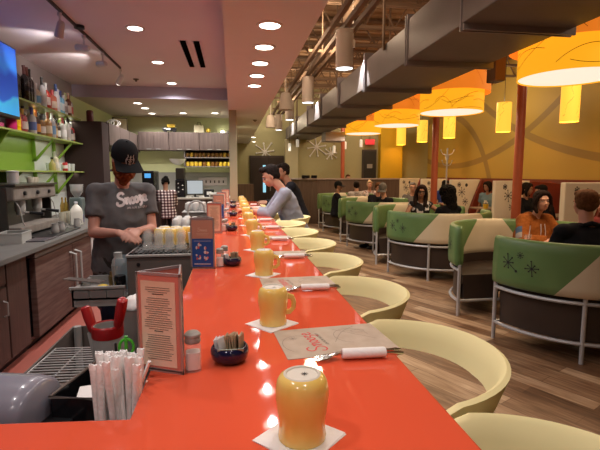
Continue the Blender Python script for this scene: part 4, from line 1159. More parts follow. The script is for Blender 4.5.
# silver tap and glass clutter further along the counter
t = empty('beer_tap', (-.43, 4.9, 0), 0, 'stainless sink unit with a high arched tap further along the counter', 'sink')
MB().box(-.20,.19,-.7,.9,.0,1.0,b=.006).build('sink_cabinet', dsteel, t)
MB().tube([(-.05,.1,1.0),(-.05,.1,1.16)]+[(-.05+.09-.09*math.cos(a),.1,1.16+.09*math.sin(a)) for a in [PI*k/8 for k in range(1,8)]]+[(.13,.1,1.12)],.011,10).build('tap', steel, t, True)
for k in range(14):
    x = -.56+.085*(k%4); y = 4.55+.11*(k//4)
    o = MB().lathe([(.03,0),(.036,.05),(.03,.09),(.022,.10),(.0,.10)],14,cap1=False).build('white_cup', mat('china_white',(.62,.60,.57),.3), smooth=True)
    tag(o, 'upturned white cup among those by the arched tap', 'cup', 'white cups by the tap'); o.location = (x, y, 1.0005)
for k in range(12):
    x = -.57+.09*(k%4); y = 5.95+.12*(k//4)
    if k == 0:
        t = empty('underbar_cabinet', (-.43, 6.3, 0), 0, 'steel underbar cabinet near the pale column', 'cabinet'); MB().box(-.2,.19,-.48,.9,0,1.05,b=.006).build('cabinet_body', dsteel, t); MB().box(-.205,.195,-.49,.91,1.05,1.065,b=.003).build('top', steel, t)
    o = MB().lathe([(.03,0),(.04,.05),(.032,.10),(.0,.105)],14,cap1=False).build('white_cup', mat('china_white',(.62,.60,.57),.3), smooth=True)
    tag(o, 'upturned white cup on the cabinet near the pale column', 'cup', 'white cups near the column'); o.location = (x, y, 1.0655)

# ------------------------------------------------------ foreground clutter
zb = .8405
# rounded lavender grey dispenser
t = empty('napkin_dispenser', (-.632, 1.12, .9205), R(-14), 'grey lavender condiment box with a rounded roll top lid, bottom left', 'condiment box')
lav = mat('lavender_plastic', (.22,.215,.26), .28, coat=.3)
n = 14; ring = []
for x in (-.26,-.25,.16,.185,.195):
    s = {-.26:.96,-.25:1,.16:1,.185:.93,.195:.80}[x]
    pts = [V((x, -.085*s, .05))]+[V((x, -.085*s*math.cos(a), .085+.062*s*math.sin(a))) for a in [PI*k/n for k in range(n+1)]]+[V((x,.085*s,.05))]
    ring.append(pts)
MB().rings(ring).build('roll_top_lid', lav, t, 60)
MB().box(-.26,.19,-.088,.088,-.02,.07,b=.01).build('base', black, t)
MB().box(.19,.26,-.05,.05,0,.05,b=.008).build('side_cup', black, t)
MB().lathe([(.035,0),(.038,.03),(.03,.04)],16,(.06,-.125,.01)).build('clear_knob', mat('clear_grey',(.2,.2,.2),.2), t, True)
# black caddy with folded white napkins
t = empty('black_caddy', (-.350, 1.165, .9005), R(-14), 'open black plastic caddy with a folded white napkin inside', 'caddy')
cb = MB(); cb.box(-.055,.055,-.10,.10,0,.006)
for s in (-1,1): cb.box(s*.055-.003,s*.055+.003,-.10,.10,0,.12); cb.box(-.055,.055,s*.10-.003,s*.10+.003,0,.12)
cb.build('tub', blackg, t)
rm = MB(); rm.tube([(-.058,-.103,.12),(.058,-.103,.12),(.058,.103,.12),(-.058,.103,.12)],.004,8,closed=True); rm.build('rim', dsteel, t, True)
o = MB().box(-.04,.04,-.035,.035,0,.006,b=.002).build('folded_napkin', napk); tag(o,'small folded white napkin inside the black caddy','napkin'); o.parent = None; o.location = (-.345,1.13,1.0); o.rotation_euler = (0,0,R(10))
# paper wrapped straws in a holder
q = U(113,418,'y',.95)
hx, hy = -.252, .985
t = empty('straw_holder', (hx, hy, .9005), 0, 'dark square cup holding the paper wrapped straws', 'holder')
cb = MB(); cb.box(-.048,.048,-.04,.04,0,.006)
for s in (-1,1): cb.box(s*.048-.0025,s*.048+.0025,-.04,.04,0,.11); cb.box(-.048,.048,s*.04-.0025,s*.04+.0025,0,.11)
cb.build('cup', black, t)
strawp = mat('straw_paper', (.90,.86,.83), .7, bump=.3, bscale=120); greenp = mat('green_print', (.30,.50,.18), .7)
rs_ = random.Random(12)
for k in range(44):
    cx = -.040+.0082*(k%11)+rs_.uniform(-.001,.001); cy = -.028+.0165*(k//11)+rs_.uniform(-.002,.002)
    lean = (cx)*.55+rs_.uniform(-.06,.06); leany = rs_.uniform(-.10,.10)
    H_ = .240+rs_.uniform(-.022,.012)
    M = Matrix.Translation((hx+cx*.95, hy+cy, .908)) @ Matrix.Rotation(lean,4,'Y') @ Matrix.Rotation(leany,4,'X')
    o = MB(); w = .0072
    rg = []
    for z, ww, f in ((0,w,.85),(.01,w,.9),(H_-.02,w,.9),(H_-.008,w*1.15,.45),(H_,w*1.2,.12)):
        rg.append([V((ww*math.cos(2*PI*i/10), ww*f*math.sin(2*PI*i/10), z+(.003*math.sin(i*2.1) if z==H_ else 0))) for i in range(10)])
    o.rings(rg)
    s_ = o.build('paper_straw', strawp, smooth=True); s_.matrix_world = M
    tag(s_, 'white paper wrapped straw in the bunch by the counter notch', 'straw', 'paper wrapped straws')
    if k in (13,18,27,36,42):
        gp = MB()
        for j in range(6): gp.box(-.0022,.0022,-w*.93,-w*.90,.10+j*.011,.105+j*.011)
        gp.build('green_print', greenp, s_)
# loose straw leaning out on the right
o = MB().tube([(0,0,0),(.075,.0,.20)],[.0062,.0066],10,flat=.6).build('paper_straw', strawp, smooth=True); tag(o,'white paper wrapped straw leaning out to the right of the bunch','straw','paper wrapped straws'); o.location = (-.262,.99,.93)
# metal canister with red band and red handled tools
cxx, cyy = -.372, 1.36
t = empty('metal_canister', (cxx, cyy, .9305), 0, 'steel canister with a wide red band behind the straws', 'canister')
MB().lathe([(.040,0),(.043,.01),(.043,.13),(.042,.165),(.038,.165),(.039,.13),(.038,.02),(.001,.02)],28,cap1=False).build('body', steel, t, True)
redp = mat('red_plastic', (.36,.012,.014), .35)
MB().lathe([(.0435,.132),(.0450,.136),(.0445,.165),(.041,.169),(.039,.165)],28,cap0=False,cap1=False).build('red_band', redp, t, True)
def tool(name, base, tip, hlen, lab, blade):
    base = V(base); tip = V(tip); d = (tip-base).normalized(); t = empty(name, base, 0, lab, 'bar tool')
    L = (tip-base).length
    MB().tube([d*(L-hlen), d*(L-hlen+.01), d*(L-.03), d*(L-.006), d*L],[.011,.016,.0195,.018,.009],14,flat=.8).build('red_grip', redp, t, True)
    MB().tube([d*0, d*(L-hlen)], .006, 8).build('steel_shaft', steel, t, True)
    if blade:
        x = V((1,0,0)); 
        MB().prism([d*.06+x*-.03, d*.06+x*.006, d*(L-hlen+.01)+x*.010, d*(L-hlen+.0)-x*.02],(0,.002,0)).build('steel_blade', steel, t)
    return t
tool('can_opener', (cxx+.005,cyy-.005,.915), U(85,306,'y',1.40), .085, 'red handled steel bar tool leaning to the left in the canister', True)
tool('ice_scoop', (cxx-.01,cyy+.008,.915), U(123,298,'y',1.33), .095, 'red handled steel bar tool leaning to the right in the canister', True)
t = empty('bar_whisk', (cxx, cyy, .905), 0, 'steel wire whisk head lying in the mouth of the canister', 'whisk')
wk = MB()
for k in range(5):
    a = PI*k/5; wk.tube([V((.028*math.cos(u)*math.cos(a), .028*math.cos(u)*math.sin(a), .14+.03*math.sin(u))) for u in [PI*j/10 for j in range(11)]], .0015, 6)
wk.build('wire_head', cw, t, True)
MB().tube([(0,0,0),(0,0,.16)],.004,8).build('stem', cw, t, True)
# steel pan with white cloth + green ringed tongs
t = empty('steel_bain', (-.325, 1.52, .8405), 0, 'dark steel container behind the nearest menu stand', 'container')
MB().lathe([(.05,0),(.055,.01),(.055,.26),(.058,.265),(.052,.26),(.05,.02),(.001,.02)],24,cap1=False).build('pot', steel, t, True)
cl = MB(); cl.ell((0,0,.20),(.05,.045,.028)); cl.ell((.02,.01,.215),(.03,.03,.02)); o = cl.build('bar_cloth', napk, smooth=True); o.location = (-.325,1.52,.91); remesh(o,.006,3,(.004,30)); tag(o,'crumpled white cloth in the dark steel container','cloth')
t = empty('bar_picks', (-.262, 1.06, .9005), 0, 'black cup with a bright green looped pick handle sticking out', 'holder')
MB().lathe([(.018,0),(.02,.22),(.018,.22),(.016,.01),(.001,.01)],16,cap1=False).build('cup', black, t, True)
q1 = V((.012,0,.238)); gm = mat('bright_green', (.06,.45,.03), .35)
MB().tube([q1+V((.016*math.cos(a),.0,.020*math.sin(a))) for a in [2*PI*k/14 for k in range(14)]], .0035, 8, closed=True).build('green_loop', gm, t, True)
MB().tube([(0.008,0,.10),(0.012,0,.265)],.004,8).build('green_stem', gm, t, True); MB().tube([(-.01,0,.10),(-.012,0,.25)],.003,8).build('black_pick', black, t, True)
class Fn:
    def __init__(s, f): s.f = f
    def __matmul__(s, v): return s.f(v)
# ============================================================ booths
gvinyl = noisecol('green_vinyl', [(.3,(.10,.185,.065)),(.7,(.13,.225,.085))], nscale=3, rough=.38)
cvinyl = noisecol('cream_vinyl', [(.3,(.58,.50,.36)),(.7,(.64,.56,.42))], nscale=3, rough=.4)
bvinyl = noisecol('brown_vinyl', [(.3,(.030,.020,.016)),(.7,(.045,.030,.024))], nscale=3, rough=.42)
silver = mat('silver_tube', (.46,.46,.48), .35, metal=.3)
AX, BY = .78, .78
def arcpt(phi, off=0.0, z=0.0):
    """phi 0 = left end, 90 = far bottom of the U, 180 = right end; U opens to +y"""
    a = R(phi); n = V((-math.cos(a)/AX, -math.sin(a)/BY, 0)).normalized()
    return V((-AX*math.cos(a), -BY*math.sin(a), z)) + n*off
def star(mb, f, s0, z0, r, w, n=8, rays=None, dots=True):
    for k in range(n):
        a = 2*PI*k/n+.1; rr_ = r*(rays[k % len(rays)] if rays else 1)
        e = (s0+rr_*math.cos(a), z0+rr_*math.sin(a))
        ink(mb, [(s0, z0), ((s0+e[0])/2, (z0+e[1])/2), e], w, Fn(lambda v: f(v.x, v.y)))
        if dots:
            c = circ(e[0], e[1], w*1.1*(1.6 if (rays and rays[k%len(rays)]>1.3) else 1), w*1.1*(1.6 if (rays and rays[k%len(rays)]>1.3) else 1), 10)[:-1]
            vs = [f(x, y) for x, y in c]; mb.add(vs, [tuple(range(len(vs)))])
def make_bench():
    t = empty('booth_bench', (0,0,0), 0, '', 'booth bench', 'curved green and cream booth benches')
    n1, n2 = 10, 24
    zs = [.545,.56,.62,.75,.88,.955,.98]
    def phis(z, inn=0):
        f = (z-.55)/.41; b = 42+24*f+inn*10
        return [b*i/n1 for i in range(n1+1)] + [b+(180-2*b)*i/n2 for i in range(n2+1)] + [180-b+b*i/n1 for i in range(n1+1)]
    def prof(z):   # half thickness, rounded at top and bottom
        return {.545:.018,.56:.034,.62:.040,.75:.040,.88:.038,.955:.032,.98:.014}[z]
    out = [[arcpt(p, -.04+prof(z)+.04, z) for p in phis(z)] for z in zs]
    inn = [[arcpt(p, -prof(z), z) for p in phis(z,1)] for z in zs]
    g_, c_ = MB(), MB(); nc = len(out[0])
    def strip(A, B, i):
        tgt = g_ if (i < n1 or i >= n1+n2+2) else c_
        if i == n1 or i == n1+n2+1: return
        tgt.add([A[i], A[i+1], B[i+1], B[i]], [(0,1,2,3)])
    for S in (out, inn):
        for k in range(len(zs)-1):
            for i in range(nc-1): strip(S[k], S[k+1], i)
    for i in range(nc-1): strip(out[-1], inn[-1], i); strip(out[0], inn[0], i)
    for e in (0, -1):
        for k in range(len(zs)-1): g_.add([out[k][e], inn[k][e], inn[k+1][e], out[k+1][e]], [(0,1,2,3)])
    def weld(o):
        bm = bmesh.new(); bm.from_mesh(o.data); bmesh.ops.remove_doubles(bm, verts=bm.verts, dist=.0005); bmesh.ops.recalc_face_normals(bm, faces=bm.faces); bm.to_mesh(o.data); bm.free()
        o.data.shade_smooth()
    b1 = g_.build('green_backrest', gvinyl, t, True); weld(b1); b2 = c_.build('cream_backrest', cvinyl, t, True); weld(b2)
    # star motifs on the green, outside
    st = MB()
    perdeg = .0136
    for side in (0, 1):
        def f(s, z, side=side):
            ph = s/perdeg; ph = 180-ph if side else ph
            return arcpt(ph, .0425, z)
        for args in ((.19,.765,.060,.007,8,[.8,1,1.25,1,.75,1,.8,1.7]),(.40,.745,.052,.006,8,[1,.7,1.2,.8]),(.30,.845,.026,.004,8)):
            st = MB(); star(st, f, *args); st.build('starburst_motif', ink_m, b1)
    # seat and base
    rs = []
    for i in range(37):
        p = 180*i/36
        rs.append([arcpt(p,-.045,.45), arcpt(p,-.47,.45), arcpt(p,-.49,.43), arcpt(p,-.49,.35), arcpt(p,-.045,.35)])
    MB().rings(rs).build('seat_cushion', bvinyl, t, 50)
    rs = []
    for i in range(37):
        p = 180*i/36
        rs.append([arcpt(p,-.06,.35), arcpt(p,-.47,.35), arcpt(p,-.47,.17), arcpt(p,-.06,.17)])
    MB().rings(rs).build('seat_base', bvinyl, t, 50)
    rs = []
    for i in range(37):
        p = 3+174*i/36
        rs.append([arcpt(p,-.03,.56), arcpt(p,-.045,.56), arcpt(p,-.045,.18), arcpt(p,-.03,.18)])
    MB().rings(rs).build('back_panel', bvinyl, t, 50)
    MB().tube([arcpt(180*i/36, .0, .50) for i in range(37)], .016, 8).build('upper_rail', silver, t, True)
    MB().tube([arcpt(180*i/36, .0, .165) for i in range(37)], .016, 8).build('lower_rail', silver, t, True)
    for sgn in (0, 180):
        MB().tube([arcpt(sgn, 0, .165), arcpt(sgn, -.48, .165)], .016, 8).build('end_rail', silver, t, True)
    for p in (0, 58, 122, 180):
        MB().tube([arcpt(p, .0, .0), arcpt(p, .0, .56)], .018, 10).build('leg', silver, t, True)
    return t
def make_table():
    t = empty('booth_table', (0,0,0), 0, '', 'table', 'tables in the curved booths')
    tt_ = mat('table_top', (.55,.47,.36), .3)
    MB().lathe([(.001,.72),(.37,.72),(.38,.725),(.38,.745),(.37,.75),(.001,.75)],40,cap0=False,cap1=False).build('tabletop', tt_, t, 30)
    MB().tube([(0,0,.01),(0,0,.72)], .04, 16).build('pedestal', silver, t, True)
    MB().lathe([(.27,0),(.27,.012),(.06,.03),(.04,.05)],28).build('foot_plate', silver, t, 30)
    return t
CX = 3.20
tcs = [4.18, 7.02, 9.60, 12.2]
bench = make_bench(); tbl = make_table()
nm = ['nearest the camera','second from the camera','third from the camera','furthest from the camera']
for i, tc_ in enumerate(tcs):
    o = bench if i == 0 else copy_tree(bench)
    put(o, (CX, tc_-.30-(.08 if i == 0 else 0), 0), 0, f'curved green and cream booth bench with its back to the camera, {nm[i]}')
    o = copy_tree(bench); put(o, (CX, tc_+.30, 0), PI, f'curved green and cream booth bench facing the camera, {nm[i]}')
    o = tbl if i == 0 else copy_tree(tbl)
    put(o, (CX, tc_, 0), 0, f'round pale table inside the curved booth, {nm[i]}')

# ============================================================ big drum lamps
yel = mat('yellow_shade', (.55,.25,.01), .7, emit=.92, ecol=(1,.43,.014))
ora = mat('orange_shade', (.5,.12,.01), .7, emit=.66, ecol=(1,.25,.018))
dif = mat('drum_diffuser', (.9,.8,.7), .6, emit=1.0, ecol=(1,.82,.66))
scr = mat('shade_line', (.05,.015,.0), .8)
def drum(loc, lab):
    t = empty('drum_lamp', loc, 0, lab, 'pendant lamp', 'tiered yellow and orange drum lamps')
    Rr, Ro = .49, .58
    MB().lathe([(Rr,0),(Rr,.34),(Rr-.006,.34),(Rr-.006,0)],64,cap0=False,cap1=False).build('yellow_shade', yel, t, 30)
    MB().lathe([(Ro,.29),(Ro,.82),(Ro-.006,.82),(Ro-.006,.29)],64,cap0=False,cap1=False).build('orange_shade', ora, t, 30)
    MB().lathe([(Rr-.012,.012),(.001,.012)],48,cap0=False,cap1=False).build('diffuser', dif, t)
    MB().lathe([(Ro-.01,.80),(.001,.80)],48,cap0=False,cap1=False).build('top_panel', ora, t)
    MB().tube([(0,0,.3),(0,0,1.85)], .01, 8).build('stem', dsteel, t)
    r2 = random.Random(int(loc[1]*10)); ln = MB()
    for (Rq, z0, z1) in ((Rr+.0015, 0, .34), (Ro+.0015, .30, .82)):
        for k in range(16):
            a0 = r2.uniform(0, 2*PI); da = r2.uniform(.5,1.3)*r2.choice((-1,1)); pts = []
            za, zb2 = r2.uniform(z0,z1), r2.uniform(z0,z1); zc = r2.uniform(z0,z1)
            for j in range(9):
                u = j/8; z = (1-u)**2*za+2*u*(1-u)*zc+u*u*zb2
                pts.append((a0+da*u, z))
            ink(ln, pts, .005, Fn(lambda v, Rq=Rq: V((Rq*math.cos(v.x), Rq*math.sin(v.x), v.y))))
    # ink width is in angle units for x: keep strokes thin
    ln.build('scribble_lines', scr, t)
    area('drum_light', (loc[0],loc[1],loc[2]-.03), .8, 26, (1,.72,.42))
    return t
for i, (px, py, y) in enumerate([(570,78,4.25),(451,113,6.95),(396.5,126,9.6),(363,134,12.2)]):
    q = U(px, py, 'y', y); drum((q.x, y, q.z), f'large tiered drum lamp, orange above yellow, {nm[i]}')
# small cylinder pendants by the ochre wall
glowm = mat('small_shade', (.6,.3,.03), .7, emit=1.15, ecol=(1,.52,.05))
for i, (px, py) in enumerate([(569,122),(503,132),(449,138),(422,142),(401,145)]):
    y = [7.68,9.75,11.9,13.6,15.2][i]; q = U(px, py, 'y', y)
    t = empty('cylinder_pendant', (q.x, y, q.z), 0, f'small glowing yellow cylinder pendant by the ochre wall, {ORD[i]}', 'pendant lamp', 'small yellow pendants')
    MB().lathe([(.16,0),(.16,.66),(.155,.66),(.155,0)],36,cap0=False,cap1=False).build('shade', glowm, t, 30)
    MB().ell((0,0,.2),(.05,.05,.07)).build('bulb', mat('hot_bulb',(1,.8,.3),.5,emit=6,ecol=(1,.75,.25)), t, True)
    ln = MB(); r2 = random.Random(i)
    for k in range(6):
        a0 = r2.uniform(0,2*PI); pts = [(a0+j*.2*r2.choice((1,1,.6)), r2.uniform(0,.66)*.2+j*.08) for j in range(8)]
        ink(ln, pts, .006, Fn(lambda v: V((.1615*math.cos(v.x), .1615*math.sin(v.x), min(.66,v.y)))))
    ln.build('scribble_lines', scr, t)
    MB().tube([(0,0,.64),(0,0,4.5-q.z)], .005, 6).build('cord', black, t)
    MB().box(-.155,.155,-.006,.006,.63,.645).box(-.006,.006,-.155,.155,.63,.645).build('spider', dsteel, t)
    point('pendant_bulb', (q.x, y, q.z+.1), 20, (1,.62,.22), .12)

# ============================================================ poles
pole_m = mat('terracotta_pole', (.42,.10,.045), .4)
for i, (px, x, y) in enumerate([(518,0,6.17),(434.5,0,8.62),(342.5,0,14.35)]):
    q = U(px, 170, 'y', y)
    t = empty('support_pole', (q.x, y, 0), 0, f'round terracotta steel support pole, {nm[i]}', 'pole', 'terracotta support poles')
    r = .065
    MB().lathe([(r,0),(r,4.0)],24).build('shaft', pole_m, t, 40)
    MB().lathe([(.11,0),(.11,.012),(.075,.02),(r,.03)],24,cap1=False).build('base_collar', pole_m, t, 40)

# ============================================================ cylinder downlights on the rails
cyl_m = mat('cylinder_white', (.74,.68,.60), .5)
for i, y in enumerate((5.464, 8.115, 10.69, 13.2)):
    t = empty('cylinder_downlight', (1.36, y, 2.80), 0, f'long white cylinder downlight hanging from the rails, {ORD[i]}', 'ceiling light', 'white cylinder downlights')
    MB().lathe([(.104,0),(.104,.40),(.100,.402),(.104,.405),(.104,.445),(.001,.445)],32,cap0=False,cap1=False).build('housing', cyl_m, t, 30)
    MB().lathe([(.098,.008),(.001,.008)],24,cap0=False,cap1=False).build('lens', mat('cool_lens',(.8,.9,1),.4,emit=5,ecol=(.85,.95,1)), t)
    spot('cylinder_lamp', (1.36, y, 2.79), 60, (1.36, y, 0), 100, .6, (1,.86,.70), .08)
for i, (y, x) in enumerate(((8.9,1.06),(12.3,1.05))):
    t = empty('bell_pendant', (x, y, 2.78), 0, ['white tapered pendant shade beside the rails, nearer one','white tapered pendant shade beside the rails, further one'][i], 'pendant lamp', 'white tapered pendants')
    MB().lathe([(.135,0),(.128,.10),(.105,.27),(.085,.32),(.03,.34),(.001,.34)],28,cap1=False,cap0=False).build('shade', cyl_m, t, True)
    MB().tube([(0,0,.33),(0,0,1.2)], .012, 8).build('stem', cyl_m, t)
# spot heads grazing the side of the duct
for i, px in enumerate((362, 316, 292)):
    q = U(px, 84, 'x', 1.86) if i == 0 else U(px, [0,110,126][i], 'x', 1.86)
    y = q.y
    t = empty('duct_spotlight', (1.72, y, 3.42), 0, f'small spotlight head shining down the side of the big duct, {ORD[i]}', 'spotlight', 'spotlights beside the duct')
    MB().lathe([(.03,-.10),(.035,-.02),(.025,0),(.001,.0)],16,cap1=False).build('lamp_head', cyl_m, t, True)
    MB().tube([(0,0,0),(0,0,.62)],.008,6).build('stem', cyl_m, t)
    spot('duct_spot_lamp', (1.72, y, 3.30), 160, (1.86, y, 2.8), 62, .15, (1,.97,.9), .02)

# ============================================================ booths along the ochre wall
oxb = noisecol('oxblood_vinyl', [(.3,(.17,.028,.015)),(.7,(.23,.045,.025))], nscale=3, rough=.4)
ivory = noisecol('ivory_vinyl', [(.3,(.74,.70,.60)),(.7,(.80,.76,.66))], nscale=3, rough=.45)
def make_divider():
    t = empty('booth_divider', (0,0,0), 0, '', 'booth divider', 'high ivory dividers between the wall booths')
    pts = [(0,0,0),(0,0,1.40),(.80,0,1.40),(.50,0,.62),(.50,0,0)]
    mb = MB(); mb.prism([V(p)+V((0,-.06,0)) for p in pts], (0,.12,0)); o = mb.build('ivory_panel', ivory, t)
    bv = o.modifiers.new('b','BEVEL'); bv.width = .018; bv.segments = 3
    f = lambda s, z: V((s,-.0625,z))
    for (s, z, r) in ((.30,1.08,.10),(.40,.84,.075),(.22,1.27,.045),(.42,1.26,.03)):
        st = MB(); star(st, f, s, z, r, .012, 8, [.8,1,1.2,.9]); st.build('starburst_motif', ink_m, o)
    pr = [(.80,0,1.395),(.51,0,.62),(.51,0,.45),(1.55,0,.45),(1.55,0,1.33)]
    mb = MB(); mb.prism([V(p)+V((0,-.10,0)) for p in pr], (0,.20,0)); o = mb.build('oxblood_backrest', oxb, t)
    bv = o.modifiers.new('b','BEVEL'); bv.width = .02; bv.segments = 3
    for s in (-1,1):
        MB().box(.15,1.55,s*.105,s*.55,.36,.46,b=.03).build('bench_seat', oxb, t, 40)
        MB().box(.2,1.53,s*.11,s*.50,.0,.359).build('bench_base', bvinyl, t)
    return t
dv = make_divider()
ds = [6.78, 8.85, 10.85, 12.85, 14.7]
for i, y in enumerate(ds):
    o = dv if i == 0 else copy_tree(dv)
    q = U([563,494,450,421,397][i], 183, 'y', y)
    put(o, (min(q.x,5.60), y, 0), 0, f'high ivory booth divider with starbursts and oxblood seats, {ORD[i]}')
for i in range(4):
    y = (ds[i]+ds[i+1])/2
    t = empty('dining_table', (6.30, y, 0), 0, f'rectangular table between the ivory dividers, {nm[i]}', 'table', 'tables in the wall booths')
    MB().box(-.62,.62,-.34,.34,.72,.75,b=.006).build('tabletop', mat('wall_table_top',(.30,.22,.17),.3), t)
    MB().tube([(-.2,0,.01),(-.2,0,.72)], .035, 12).build('pedestal', dsteel, t); MB().box(-.5,.3,-.2,.2,0,.012).build('foot_plate', dsteel, t)
# half wall with its pale cap
hw = [(1.75,15.2),(1.82,14.5),(2.1,13.95),(2.6,13.72),(3.3,13.66),(4.4,13.64),(5.2,13.64)]
hwm = noisecol('halfwall_laminate', [(.3,(.085,.05,.038)),(.7,(.13,.085,.065))], (8,8,.6), 3, .4)
t = struct(empty('wall_partition', (3.3, 13.9, 0)))
def ribbon(w0, w1, z0, z1):
    L = []; 
    for i, (x, y) in enumerate(hw):
        a = V(hw[max(i-1,0)]); b3 = V(hw[min(i+1,len(hw)-1)]); tt2 = (b3-a).normalized(); nn = V((-tt2.y, tt2.x))
        p = V((x,y)); A = p+nn*w0-V((3.3,13.9)); B = p+nn*w1-V((3.3,13.9))
        L.append([V((A.x,A.y,z0)), V((B.x,B.y,z0)), V((B.x,B.y,z1)), V((A.x,A.y,z1))])
    return MB().rings(L)
ribbon(-.06,.06,0,1.37).build('partition_panel', hwm, t); ribbon(-.10,.10,1.371,1.41).build('cap_board', mat('cap_taupe',(.36,.28,.25),.4), t)
struct(MB().box(.12,.62,13.2,13.5,0,1.25).build('wall_low', hwm))
for i, (x, s) in enumerate(((2.25,.12),(2.5,.09))):
    o = MB().box(-s,s,-.06,.06,0,.09,b=.01).build('menu_box', blackg); tag(o, ['wider black box on the cap of the half wall','narrower black box on the cap of the half wall'][i], 'box'); o.location = (x, 13.80-.04*i, 1.4115)
# starbursts on the back wall
def wallstar(px, py, r, lab, yw=15.97):
    q = U(px, py, 'y', yw); mb = MB(); w_ = mat('star_white',(.82,.82,.80),.4)
    t = empty('starburst_ornament', (q.x, yw, q.z), 0, lab, 'wall ornament', 'white starbursts on the back wall')
    for k in range(8):
        a = PI*k/4+.15; L = r*(1 if k%2 else .8)
        mb.tube([(0,0,0),(L*math.cos(a),0,L*math.sin(a))], [.026,.020], 6)
        mb.ell((L*math.cos(a),0,L*math.sin(a)),(.035,.025,.035),None,8,6)
    mb.build('rays', w_, t); MB().lathe([(.05,-.02),(.05,.02)],14,M=Matrix.Rotation(PI/2,4,'X')).build('hub', w_, t)
wallstar(316.5,147,.40,'largest white starburst ornament on the green back wall right of the door')
wallstar(331,153.5,.24,'smallest white starburst ornament near the end of the duct')
wallstar(265,152,.38,'white starburst ornament over the dark entrance doors')
# tiny white pendants far away
for i, (px, py) in enumerate(((297.5,147),(334,153),(345,149),(361,147),(289.5,151))):
    q = U(px, py, 'y', 14.6)
    t = empty('white_pendant', (q.x, 14.6, q.z), 0, f'tiny white cylinder pendant near the back wall, {["left of the big starburst","right of the small starburst","just left of the furthest pole","left of the exit sign","leftmost of them all"][i]}', 'pendant lamp', 'tiny white pendants at the back')
    MB().lathe([(.05,0),(.05,.22),(.03,.24),(.0,.25)],16,cap1=False).build('shade', mat('tiny_white',(.7,.68,.6),.5,emit=.25,ecol=(1,.95,.8)), t, 30)
    MB().tube([(0,0,.24),(0,0,4.4-q.z)],.006,6).build('cord', black, t)
# take-off boxes of the duct
lavd = mat('pale_duct', (.50,.48,.56), .5)
for i, (y, x0, x1, z0, z1) in enumerate(((5.35,3.20,3.34,2.68,3.05),(12.9,2.62,3.18,2.47,2.73))):
    t = empty('duct_outlet_box', ((x0+x1)/2, y, z0), 0, ['boxy duct outlet hanging between the first two drum lamps','pale boxy duct outlet at the far end by the last pole'][i], 'duct')
    w = (x1-x0)/2
    MB().box(-w,w,-.3 if i else -.10,.3 if i else .10,0,z1-z0,b=.01).build('outlet_body', mat('brown_duct', (.24,.15,.10), .5) if i == 0 else lavd, t)
    gr = MB()
    for k in range(8 if i else 2): gr.box(-w+.02,w-.02,(-.27 if i else -.07)+k*.072,(-.235 if i else -.035)+k*.072,-.006,0)
    gr.build('grille', lavd, t)
    MB().tube([(0,0,z1-z0),(0,0,4.0-z0)],.01,6).build('hanger_rod', joist_m, t)
# coat stand
q = U(447.5,150,'y',9.66)
t = empty('coat_stand', (max(q.x,4.2), 9.66, 0), 0, 'silver coat stand with branching hooks behind the booths', 'coat stand')
MB().tube([(0,0,.02),(0,0,2.12)],.018,10).build('pole', silver, t, True); MB().lathe([(.17,0),(.17,.015),(.03,.04)],20).build('foot', silver, t, True)
for k in range(6):
    a = k*PI/3+.3; z = 1.72+.12*(k%3)
    MB().tube([(0,0,z),(.10*math.cos(a),.10*math.sin(a),z+.03),(.15*math.cos(a),.15*math.sin(a),z+.11)],.008,8).ell((.15*math.cos(a),.15*math.sin(a),z+.12),(.015,)*3,None,8,6).build('hook', silver, t, True)
# things on the booth tables
def drink(x, y, lab, col, h=.15, straw=True, grp=None):
    t = empty('drink_glass', (x, y, .7505), 0, lab, 'drink', grp)
    MB().lathe([(.028,0),(.036,h),(.034,h),(.027,.008),(.001,.008)],18,cap1=False).build('glass', gl2, t, True)
    MB().lathe([(.026,.009),(.031,h*.8),(.001,h*.8)],18,cap1=False).build('liquid', mat('liquid_%.2f_%.2f' % col[:2], col, .2), t, True)
    if straw: MB().tube([(0,0,.01),(.03,.01,h+.09)],.004,8).build('straw', strawp, t, True)
q = U(530,245,'y',4.05)
drink(q.x-.03, 4.05, 'tall peach drink with a white straw before the woman in rust orange', (.55,.25,.12), .19)
drink(CX+.15, 4.2, 'glass of water on the nearest booth table', (.5,.5,.5), .14)
for i, (x, y, lab) in enumerate(((3.05,7.1,'cream cup on the second booth table'),(3.3,7.0,'orange juice glass on the second booth table'))): drink(x, y, lab, (.55,.45,.3) if i==0 else (.7,.25,.02), .12, False)
t = empty('menu_stand', (3.25, 9.65, .7505), .2, 'upright pale menu stand on the third booth table', 'menu stand'); MB().box(-.07,.07,-.02,.02,0,.2,b=.004).build('frame', tent_metal, t); MB().box(-.06,.06,-.022,-.02,.01,.19).build('menu_card', cream_card, t)
drink(3.05, 9.6, 'amber drink beside the menu stand on the third booth table', (.4,.18,.05), .12, False)
t = empty('menu_stand', (3.3, 12.2, .7505), .2, 'upright white menu sheet on the furthest booth table', 'menu stand'); MB().box(-.12,.12,-.01,.01,0,.2,b=.003).build('sheet', napk, t)
q = U(484,196,'y',9.7)
t = empty('flower_cup', (5.78, 9.62, .7505), 0, 'small yellow cup with white flowers on the wall booth table', 'cup')
MB().lathe([(.05,0),(.065,.10),(.06,.10),(.045,.01),(.001,.01)],16,cap1=False).build('cup', my, t, True)
fl = MB()
for k in range(7): fl.ell((.03*math.cos(k*.9), .03*math.sin(k*.9), .13+.02*(k%3)),(.022,.022,.015),None,8,6)
fl.build('flower_heads', white_paint, t, True)
